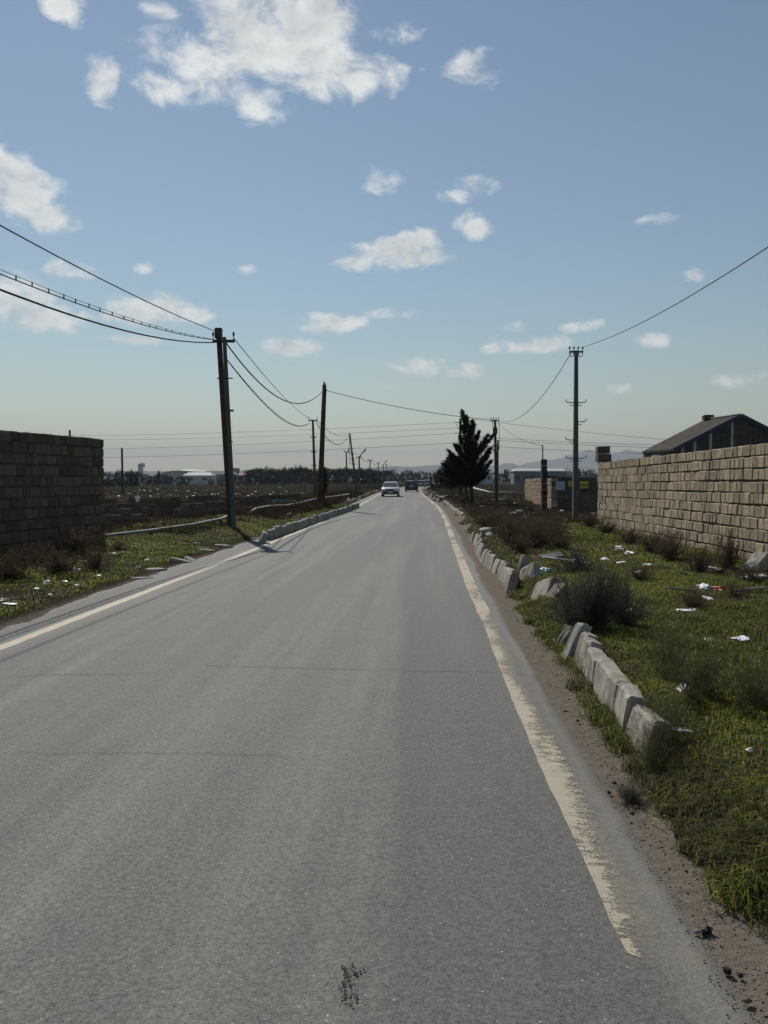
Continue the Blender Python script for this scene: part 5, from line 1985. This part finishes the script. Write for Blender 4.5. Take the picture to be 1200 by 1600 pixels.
# ------------------------------------------------------------------ vehicles
def make_car(name, lab, cat, paint, hatch=False, W=1.7, Lg=4.35, Hh=1.42, front_grille=True):
    """forward is +Y; stands on z = 0"""
    root = thing(name, lab, cat)
    hw = W / 2
    k = Lg / 4.4
    secs = [(-2.2, .86, .44, .74), (-2.12, .95, .3, .9), (-1.5, .99, .22, .96), (-.3, 1.0, .2, .95), (.9, 1.0, .2, .93), (1.7, .97, .22, .86), (2.08, .92, .27, .78), (2.2, .84, .38, .68)]
    if hatch:
        secs[0] = (-2.2, .9, .4, .9)
        secs[1] = (-2.12, .97, .28, .98)
    rings = []
    for (y, wf, zb_, zt_) in secs:
        w_ = hw * wf
        rings.append([(-w_ * .92, y * k, zb_), (w_ * .92, y * k, zb_), (w_, y * k, zb_ + .12), (w_, y * k, zt_ - .14), (w_ * .95, y * k, zt_ - .03), (w_ * .86, y * k, zt_), (-w_ * .86, y * k, zt_),
                      (-w_ * .95, y * k, zt_ - .03), (-w_, y * k, zt_ - .14), (-w_, y * k, zb_ + .12)])
    body = MB().loft(rings)
    body.build('body', M[paint], root, smooth=True)
    yr, yrt = (-1.75, -1.15) if not hatch else (-2.05, -1.75)

    def ring(z_, y0, y1, w_):
        return [(-w_, y0 * k, z_), (w_, y0 * k, z_), (w_ * 1.03, (y0 * .8 + y1 * .2) * k, z_), (w_ * 1.03, (y0 * .3 + y1 * .7) * k, z_), (w_, y1 * k, z_), (-w_, y1 * k, z_), (-w_ * 1.03, (y0 * .3 + y1 * .7) * k, z_),
                (-w_ * 1.03, (y0 * .8 + y1 * .2) * k, z_)]
    z0, z1, z2 = .92, Hh - .08, Hh
    cab = MB().loft([ring(z0, yr, 1.1, hw * .9), ring(z1, yrt, .3, hw * .72), ring(z2, yrt + .18, .08, hw * .62)])
    cab.build('cabin', M[paint], root, smooth=False)

    def pane(pn, q):
        c = sum((Vector(p_) for p_ in q), Vector()) / 4
        n_ = (Vector(q[1]) - Vector(q[0])).cross(Vector(q[3]) - Vector(q[0])).normalized()
        out = c - Vector((0, 0, .7))
        if n_.dot(out) < 0:
            n_ = -n_
        f_ = [Vector(p_).lerp(c, .06) + n_ * .006 for p_ in q]
        b_ = [p_ - n_ * .02 for p_ in f_]
        MB().add(f_ + b_, [(0, 1, 2, 3), (7, 6, 5, 4), (0, 4, 5, 1), (1, 5, 6, 2), (2, 6, 7, 3), (3, 7, 4, 0)]).build(pn, M['car_glass'], root)
    wb, wt_ = hw * .88, hw * .71
    pane('windscreen', [(-wb, 1.1 * k, z0), (wb, 1.1 * k, z0), (wt_, .3 * k, z1), (-wt_, .3 * k, z1)])
    pane('rear_window', [(-wb, yr * k, z0 + .02), (wb, yr * k, z0 + .02), (wt_, yrt * k, z1), (-wt_, yrt * k, z1)])
    for s in (-1, 1):
        wbs, wts = hw * .925 * s, hw * .745 * s
        pane('side_window', [(wbs, .75 * k, z0 + .02), (wbs, -.35 * k, z0 + .02), (wts, -.35 * k, z1), (wts, .2 * k, z1)])
        pane('side_window', [(wbs, -.42 * k, z0 + .02), (wbs, (yr + .3) * k, z0 + .02), (wts, (yrt + .05) * k, z1), (wts, -.42 * k, z1)])
    for sx in (-1, 1):
        for y in (-1.3, 1.36):
            wh = MB().tube([(sx * (hw - .2), y * k, .3), (sx * (hw - .18), y * k, .3), (sx * (hw - .03), y * k, .3), (sx * (hw - .005), y * k, .3)], [.27, .3, .3, .26], 16).build('wheel', M['tyre'], root)
            MB().tube([(sx * (hw - .02), y * k, .3), (sx * (hw + .004), y * k, .3)], [.2, .17], 12).build('rim', M['chrome'], wh)
        MB().cbox((sx * hw * .72, 2.15 * k, .62), (.34, .1, .16), .02).build('headlight', M['headlamp'], root)
        MB().cbox((sx * hw * .74, -2.17 * k, .74 if not hatch else .84), (.3, .08, .17 if not hatch else .3), .02).build('tail_light', M['taillamp'], root)
        MB().cbox((sx * (hw + .07), .75 * k, .96), (.17, .1, .12), .03).build('mirror', M[paint] if paint != 'car_white' else M['car_trim'], root)
    MB().cbox((0, 2.19 * k, .62), (hw * .85, .06, .15), .015).build('grille', M['car_trim'], root)
    MB().cbox((0, 2.2 * k, .42), (hw * 1.72, .12, .2), .03).build('bumper', M['car_trim'], root)
    MB().cbox((0, -2.2 * k, .46), (hw * 1.75, .12, .22), .03).build('bumper', M['car_trim'] if paint != 'car_dark' else M[paint], root)
    MB().cbox((0, 2.27 * k, .44), (.5, .02, .11), .004).build('number_plate', M['plate'], root)
    MB().cbox((0, -2.27 * k + (.0 if not hatch else .05), .46 if not hatch else .78), (.5, .02, .11), .004).build('number_plate', M['plate'], root)
    return root


def drive(car, px, d_, heading=0.0):
    q_ = P(px, 748, d_)
    car.location = (q_.x, q_.y, float(roadz(q_.y)) + .006)
    car.rotation_euler = (0, 0, heading)
    return car


drive(make_car('car', 'white saloon car driving towards the camera in the left lane', 'car', 'car_white'), 610.5, 74, math.pi + R(1.5))
drive(make_car('car', 'dark hatchback seen from behind, driving away in the right lane', 'car', 'car_dark', True, 1.76, 4.2, 1.5), 643, 104, R(1))
drive(make_car('car', 'white car roof showing just beyond the dark hatchback', 'car', 'car_white', True, 1.7, 4.2, 1.5), 641.0, 150, R(2))
drive(make_car('car', 'white hatchback ahead of the dark one by the right bend', 'car', 'car_white', True, 1.75, 4.3, 1.55), 658.0, 165, R(-2))
drive(make_car('car', 'silver car beside the bank under the small round tree', 'car', 'car_silver', True, 1.75, 4.3, 1.6), 670.0, 178, R(-14))

# ------------------------------------------------------------------ the far town


def house(lab, px, py_top, depth, w, h_extra, mat, roof=None, group='far houses', dp=8.0, wins=2):
    top = P(px, py_top, depth)
    zg2 = landz(top.x, top.y)
    h = top.z - zg2
    root = thing('house', lab, 'building', (top.x, top.y, zg2), group)
    x0, y0 = top.x, top.y
    hw_ = w / 2
    wall_top = h if roof is None else h * .72
    MB().box((x0, y0, zg2 + wall_top / 2 - .2), (w, dp, wall_top + .4)).build('wall', M[mat], root)
    if roof:
        m = MB().add([(x0 - hw_ - .3, y0 - dp / 2 - .3, zg2 + wall_top), (x0 + hw_ + .3, y0 - dp / 2 - .3, zg2 + wall_top), (x0 + hw_ + .3, y0 + dp / 2 + .3, zg2 + wall_top), (x0 - hw_ - .3, y0 + dp / 2 + .3, zg2 + wall_top),
                      (x0 - hw_ * .75, y0, zg2 + h), (x0 + hw_ * .75, y0, zg2 + h)], [(0, 1, 5, 4), (1, 2, 5), (2, 3, 4, 5), (3, 0, 4), (0, 3, 2, 1)])
        m.build('roof', M[roof], root)
    for i in range(wins):
        xx = x0 + (i + .5 - wins / 2) * w / max(wins, 1)
        MB().box((xx, y0 - dp / 2 - .02, zg2 + wall_top * .55), (w / wins * .35, .08, wall_top * .35)).build('window', M['far_dark'], root)
    return root


house('small white house behind the tree clump, left one', 213.5, 740, 330, 5, 0, 'far_wall')
house('white flat house among trees left of the leaning pole', 267, 740, 330, 6.5, 0, 'far_wall')
house('pale gabled house in front of the far dome', 312, 738, 420, 16, 0, 'far_wall', 'white_roof')
house('wide grey house left of the leaning pole', 343, 736, 480, 22, 0, 'far_grey', 'far_grey', wins=4)
house('pink roofed house right of the leaning pole', 384, 738, 430, 8, 0, 'far_wall', 'far_pink')
house('grey block rising beside the leaning pole', 366, 731.5, 700, 8, 0, 'far_grey', wins=2)
house('pale house between the pines left of the rusty pole', 436, 745, 320, 7, 0, 'far_wall')
house('small reddish house at the far end of the road', 622, 738, 480, 7, 0, 'far_wall', 'far_pink')
house('low pale house behind the conifer foot', 752, 739, 300, 8, 0, 'far_wall', wins=3)
house('small white annex right of the white roofed shed', 882, 736.5, 300, 3.4, 0, 'far_wall')
# hangar, dome and tower
q = P(288, 735.5, 900)
zg2 = landz(q.x, q.y)
hg = thing('hangar', 'long grey curved-roof hangar below the white dome', 'building', (q.x, q.y, zg2))
rings = []
for yy_ in (q.y - 20, q.y + 20):
    rings.append([(q.x + 34 * math.cos(a), yy_, zg2 - .5 + (q.z - zg2 + .5) * math.sin(a)) for a in np.linspace(math.pi, 0, 15)])
MB().loft(rings).build('vault', M['far_grey'], hg, smooth=False)
MB().box((q.x, q.y - 20.1, zg2 + 2), (16, .4, 5)).build('door', M['far_dark'], hg)
q = P(302, 733.3, 1300)
zg2 = landz(q.x, q.y)
dm = thing('dome', 'bright white shallow dome of the far sports hall on the left', 'building', (q.x, q.y, zg2))
rings = []
for e in np.linspace(0, math.pi / 2 - .02, 9):
    rings.append([(q.x + 38 * math.cos(e) * math.cos(a), q.y + 38 * math.cos(e) * math.sin(a), zg2 + (q.z - zg2) * (.45 + .55 * math.sin(e))) for a in np.linspace(0, 2 * math.pi, 28, endpoint=False)])
MB().loft(rings).build('shell', M['white_roof'], dm, smooth=True)
MB().tube([(q.x, q.y, zg2 - .5), (q.x, q.y, zg2 + (q.z - zg2) * .45)], 37.5, 28).build('drum', M['far_grey'], dm)
q = P(220.5, 723.5, 1500)
zg2 = landz(q.x, q.y)
tw = thing('tower', 'tall grey tower with an overhanging top on the left skyline', 'building', (q.x, q.y, zg2))
hT = q.z - zg2
MB().add([(q.x - 5, q.y - 4, zg2), (q.x + 2, q.y - 4, zg2), (q.x + 2, q.y + 4, zg2), (q.x - 5, q.y + 4, zg2), (q.x - 5, q.y - 4, zg2 + hT * .93), (q.x + 2, q.y - 4, zg2 + hT), (q.x + 2, q.y + 4, zg2 + hT), (q.x - 5, q.y + 4, zg2 + hT * .93)],
         [(0, 1, 5, 4), (1, 2, 6, 5), (2, 3, 7, 6), (3, 0, 4, 7), (4, 5, 6, 7), (0, 3, 2, 1)]).build('shaft', M['far_grey'], tw)
MB().box((q.x + 4.0, q.y, zg2 + hT * .88), (4.6, 7, hT * .2)).build('top_box', M['far_grey'], tw)
MB().tube([(q.x + 5.4, q.y, zg2), (q.x + 5.4, q.y, zg2 + hT * .8)], .5, 8).build('mast', M['far_grey'], tw)
MB().box((q.x + 4, q.y, zg2 + hT * .18), (20, 9, hT * .36)).build('podium', M['far_grey'], tw)
# white roofed industrial shed on the right
a, b = P(803, 736, 290), P(884, 736, 290)
zg2 = landz(a.x, a.y)
ws = thing('industrial_shed', 'long industrial shed with a white metal roof before the hills on the right', 'building', ((a.x + b.x) / 2, a.y, zg2))
tz = P(840, 731.2, 290).z
MB().box(((a.x + b.x) / 2, a.y + 6, (zg2 + a.z) / 2), (b.x - a.x, 12, a.z - zg2)).build('wall', M['far_grey'], ws)
MB().add([(a.x - .4, a.y - .6, a.z), (b.x + .4, b.y - .6, a.z), (b.x - .6, b.y + 6, tz), (a.x + 1.2, a.y + 6, tz), (b.x + .4, b.y + 12.5, a.z), (a.x - .4, a.y + 12.5, a.z)],
         [(0, 1, 2, 3), (3, 2, 4, 5), (1, 4, 2), (0, 3, 5), (0, 5, 4, 1)]).build('roof', M['white_roof'], ws)
for i in range(7):
    xx = a.x + (i + .5) * (b.x - a.x) / 7
    MB().box((xx, a.y - .04, zg2 + (a.z - zg2) * .45), (1.6, .1, (a.z - zg2) * .4)).build('window', M['far_dark'], ws)


# ------------------------------------------------------------------ litter, stones and clods
def crumple(seed, n=1, flat=.5):
    rr = random.Random(seed)
    bm = bmesh.new()
    bmesh.ops.create_icosphere(bm, subdivisions=2, radius=.5)
    ph = [rr.uniform(0, 6.28) for _ in range(6)]
    for v in bm.verts:
        c = v.co.copy()
        k = .72 + .22 * math.sin(c.x * 9 + ph[0]) * math.sin(c.y * 8 + ph[1]) + .2 * math.sin(c.z * 11 + ph[2] + c.x * 5) + rr.uniform(-.1, .1)
        v.co = Vector((c.x * k * (1 + .25 * math.sin(ph[3])), c.y * k, max(c.z * k, -.32) * flat + .16 * flat))
    me_ = bpy.data.meshes.new('litter')
    bm.to_mesh(me_)
    bm.free()
    return me_


CR = {}
for key in ('white_litter', 'blue_litter', 'dark_litter', 'red_litter', 'navy_litter', 'green_litter', 'stone', 'clod'):
    CR[key] = []
    for i in range(4):
        m_ = crumple(i * 7 + 1, flat=.75 if key in ('stone', 'clod') else .6)
        m_.materials.append(M[key])
        CR[key].append(m_)


def litter(lab, px, py, sx, sz, key='white_litter', name='plastic_bag', cat='litter', group=None, zoff=0.0, p=None):
    q_ = G(px, py, .1) if p is None else p
    zg3 = landz(q_.x, q_.y)
    if p is None:
        for _ in range(4):
            q_ = G(px, py, zg3)
            zg3 = landz(q_.x, q_.y)
    o = link_mesh(name, CR[key][random.randrange(4)])
    o.location = (q_.x, q_.y, zg3 + .02 + zoff)
    o.scale = (sx, sx * random.uniform(.55, .95), sz * (1.45 if key not in ('clod', 'stone') else 1))
    o.rotation_euler = (random.uniform(-.15, .15), random.uniform(-.15, .15), random.uniform(0, 6.28))
    return tag(o, lab, cat, group)


def board(lab, px, py, w, d_, yaw, mat='board', tiltx=.05, tilty=.05, name='board', h=.02, cat='board'):
    q_ = G(px, py, .15)
    o = MB().cbox((0, 0, 0), (w, d_, h), h * .2, None, h * .25).build(name, M[mat])
    o.location = (q_.x, q_.y, landz(q_.x, q_.y) + .06)
    o.rotation_euler = (tiltx, tilty, yaw)
    return tag(o, lab, cat)


random.seed(44)
RV = 'litter on the right verge'
for (px, py, sx, sz, key, lab) in [
        (849, 893, .17, .13, 'white_litter', 'white plastic bag by the kerb gap, left of the pale blue one'), (856, 895, .15, .13, 'blue_litter', 'pale blue plastic bag touching the white one by the kerb gap'),
        (843, 899, .16, .08, 'green_litter', 'dark green plastic scrap below the white and blue bags'), (903, 880, .3, .18, 'white_litter', 'crumpled white plastic on the heap of boards'),
        (810, 829, .5, .2, 'white_litter', 'large white sheet of litter among brown bushes'), (794, 831, .3, .14, 'white_litter', 'smaller white scrap left of the large white sheet'),
        (889, 833, .22, .16, 'white_litter', 'round white bag in the grass below the concrete pole'), (968, 860, .26, .18, 'white_litter', 'standing white bag in the middle of the green verge'),
        (984, 866, .28, .09, 'white_litter', 'flat white scrap right of the standing white bag'), (946, 876, .3, .06, 'white_litter', 'long flat white scrap left of the standing bag'),
        (1012, 886, .3, .09, 'white_litter', 'pale scrap in the grass below the wall bushes'), (998, 898, .22, .07, 'white_litter', 'bright small scrap below the flat white ones'),
        (970, 880, .2, .06, 'white_litter', 'small pale scrap between the flat scraps'), (1088, 885, .22, .14, 'white_litter', 'white bag in front of the wall bushes, left one'),
        (1107, 893, .26, .16, 'white_litter', 'white bag in front of the wall bushes, right one'), (1128, 897, .26, .14, 'dark_litter', 'dark rubbish bag right of the white bags'),
        (1100, 922, .3, .12, 'white_litter', 'white wrapper of the tricolour rubbish pile'), (1109, 923, .15, .1, 'navy_litter', 'navy scrap of the tricolour rubbish pile'),
        (1121, 924, .2, .12, 'red_litter', 'red and pale scrap of the tricolour rubbish pile'), (1043, 921, .06, .05, 'white_litter', 'tiny white speck left of the tricolour pile'),
        (1155, 932, .1, .08, 'white_litter', 'small white scrap right of the tricolour pile'), (1105, 938, .2, .05, 'white_litter', 'flat pale scrap below the tricolour pile'),
        (1066, 962, .2, .07, 'white_litter', 'white crumpled scrap in the dark grass'), (1080, 958, .15, .07, 'white_litter', 'white scrap right of the crumpled one in dark grass'),
        (1158, 1003, .26, .07, 'white_litter', 'long white scrap at right in the bright grass'), (1106, 1006, .12, .06, 'white_litter', 'small pale scrap left of the long white one'),
        (1068, 1085, .18, .08, 'white_litter', 'pale scrap caught under the wispy weeds'), (983, 960, .12, .1, 'white_litter', 'white scrap right of the large dry bush'),
        (925, 918, .12, .09, 'white_litter', 'white scrap stuck on top of the large dry bush'), (826, 887, .06, .05, 'white_litter', 'tiny white scrap by the domino kerb row'),
        (1172, 940, .2, .08, 'dark_litter', 'dark rag at the right edge below the tilted stone'), (1060, 1148, .14, .04, 'white_litter', 'pale leaf-like scrap near the nearest kerb block'),
        (1172, 1180, .06, .04, 'white_litter', 'tiny pale scrap at the right edge of the near grass'), (1180, 905, .35, .14, 'white_litter', 'pale heap at the right edge under the wall')]:
    litter(lab, px, py, sx, sz, key, 'plastic_bag' if sz > .1 else 'litter_scrap', 'litter', RV)
LV = 'litter on the left verge'
for (px, py, sx, sz, key, lab) in [
        (86, 890, .2, .2, 'white_litter', 'white bag standing before the brown bush on the left'), (118, 895, .2, .13, 'white_litter', 'round white bag right of the standing one on the left'),
        (73, 914, .17, .12, 'white_litter', 'small white bag in the middle of the left grass'), (120, 918, .1, .07, 'white_litter', 'tiny white scrap below the round bag on the left'),
        (154, 902, .15, .07, 'white_litter', 'small white scrap nearer the road on the left grass'), (5, 942, .12, .1, 'white_litter', 'white bag at the left edge of the frame'),
        (16, 947, .3, .05, 'white_litter', 'flat white strip at the left edge of the frame'), (58, 923, .15, .05, 'white_litter', 'pale scrap below the small white bag'),
        (131, 881, .14, .1, 'white_litter', 'white scrap next to the red one below the left wall'), (124, 876, .16, .14, 'red_litter', 'small red scrap below the left wall'),
        (178, 872, .14, .08, 'white_litter', 'white scrap beyond the left bushes'), (217, 888, .15, .08, 'white_litter', 'white scrap beside the flat slab on the left'),
        (78, 932, .08, .05, 'white_litter', 'tiny speck in the lower left grass'), (307, 850, .16, .07, 'white_litter', 'pale scrap left of the pole foot slab'),
        (102, 910, .14, .04, 'white_litter', 'faint pale scrap between the left bags'), (230, 877, .12, .06, 'white_litter', 'small scrap above the flat slab on the left')]:
    litter(lab, px, py, sx, sz, key, 'plastic_bag' if sz > .1 else 'litter_scrap', 'litter', LV)
for i in range(70):
    px, py = random.uniform(168, 590), random.uniform(760, 782)
    s = random.uniform(.25, .55)
    litter('white speck of litter scattered in the brown field left of the road', px, py, s, s * random.uniform(.4, .9), 'white_litter', 'litter_scrap', 'litter', 'litter scattered over the left field')
litter('bright white bag sitting on the low ruined wall', 215, 779, .35, .5, p=P(215, 780, 34.6), zoff=.72)
litter('large white bag in the field behind the concrete trough', 427, 771, .5, .5)
litter('white bag lying by the left kerb beside the shrubs', 452, 806, .35, .2)
for i in range(26):
    px, py = random.uniform(700, 930), random.uniform(768, 815)
    s = random.uniform(.12, .35)
    litter('white speck of litter scattered in the scrub right of the road', px, py, s, s * random.uniform(.3, .8), 'white_litter', 'litter_scrap', 'litter', 'litter scattered over the right scrub')
for i, (px, py) in enumerate([(664, 766), (668, 771), (672, 768), (676, 764), (679, 772), (684, 776), (690, 781), (694, 777)]):
    litter(f'{ORD[i]} pale rubble stone from the left on the right bend', px, py, random.uniform(.5, 1.0), random.uniform(.3, .6), 'stone', 'stone', 'stone', 'rubble on the right bend')
litter('pale round stone behind the far end of the domino kerb row', 763, 836, .7, .5, 'stone', 'stone', 'stone')
board('long white board lying across the heap on the right verge', 895, 884, 1.0, .07, -.1, 'board', .05, .12)
board('curved grey sheet on the heap of boards', 862, 878, .42, .28, .2, 'grey_board', .15, -.12)
board('thin grey plank lying in the green verge', 1062, 925, .4, .04, -.1, 'grey_board')
board('dark plank at the right edge behind the tricolour pile', 1172, 925, .45, .07, .1, 'dark_litter', .1, -.1)
board('tilted stone block leaning at the foot of the tan wall, right edge', 1183, 888, .55, .28, .5, 'stone', .1, -.55, 'stone_block', .22, 'stone')
for (px, py, s, lab) in [(960, 1501, .028, 'dark clod lying on the tarmac beside the end of the edge line'), (1106, 1459, .05, 'largest dark clod on the dirt shoulder'), (1099, 1462, .035, 'dark clod touching the largest one'),
                         (1136, 1523, .035, 'dark clod on the road edge near the lower right corner'), (1157, 1530, .025, 'small dark clod right of the road edge one'), (1078, 1484, .014, 'tiny clod on the tarmac edge'),
                         (952, 1242, .03, 'dark clod on the dirt below the near kerb'), (1060, 1310, .05, 'dark clod at the grass edge on the shoulder')]:
    litter(lab, px, py, s, s * 1.1, 'clod', 'clod', 'clod', zoff=-.012)
# loose gravel on the shoulder
rgv = np.random.default_rng(66)
N = 4200
y = 2.2 + 22 * rgv.random(N) ** 1.6
x = roadc(y) + .9 + rgv.gamma(2.0, .14, N)
s = rgv.uniform(.0015, .006, N) * (1 + (rgv.random(N) < .03) * 1.8)
z = np.maximum(land(x, y), np.where(x - roadc(y) < .92 + flare(y), .006, -9))
octa = np.array([(1, 0, 0), (0, 1, 0), (-1, 0, 0), (0, -1, 0), (0, 0, .8), (0, 0, -.5)])
V = (octa[None] * rgv.uniform(.6, 1.3, (N, 6, 1))) * s[:, None, None] + np.stack([x, y, z + s * .25], -1)[:, None, :]
fo = np.array([(0, 1, 4), (1, 2, 4), (2, 3, 4), (3, 0, 4), (1, 0, 5), (2, 1, 5), (3, 2, 5), (0, 3, 5)])
F = (np.arange(N)[:, None, None] * 6 + fo[None]).reshape(-1, 3)
c = np.array((.12, .095, .075)) + rgv.random((N, 1)) ** 2 * np.array((.2, .175, .145))
me_ = np_mesh('gravel', V.reshape(-1, 3), F, M['twig'], col=np.repeat(c, 6, 0))
tag(link_mesh('gravel', me_), 'loose gravel and soil crumbs along the right road edge', kind='stuff')
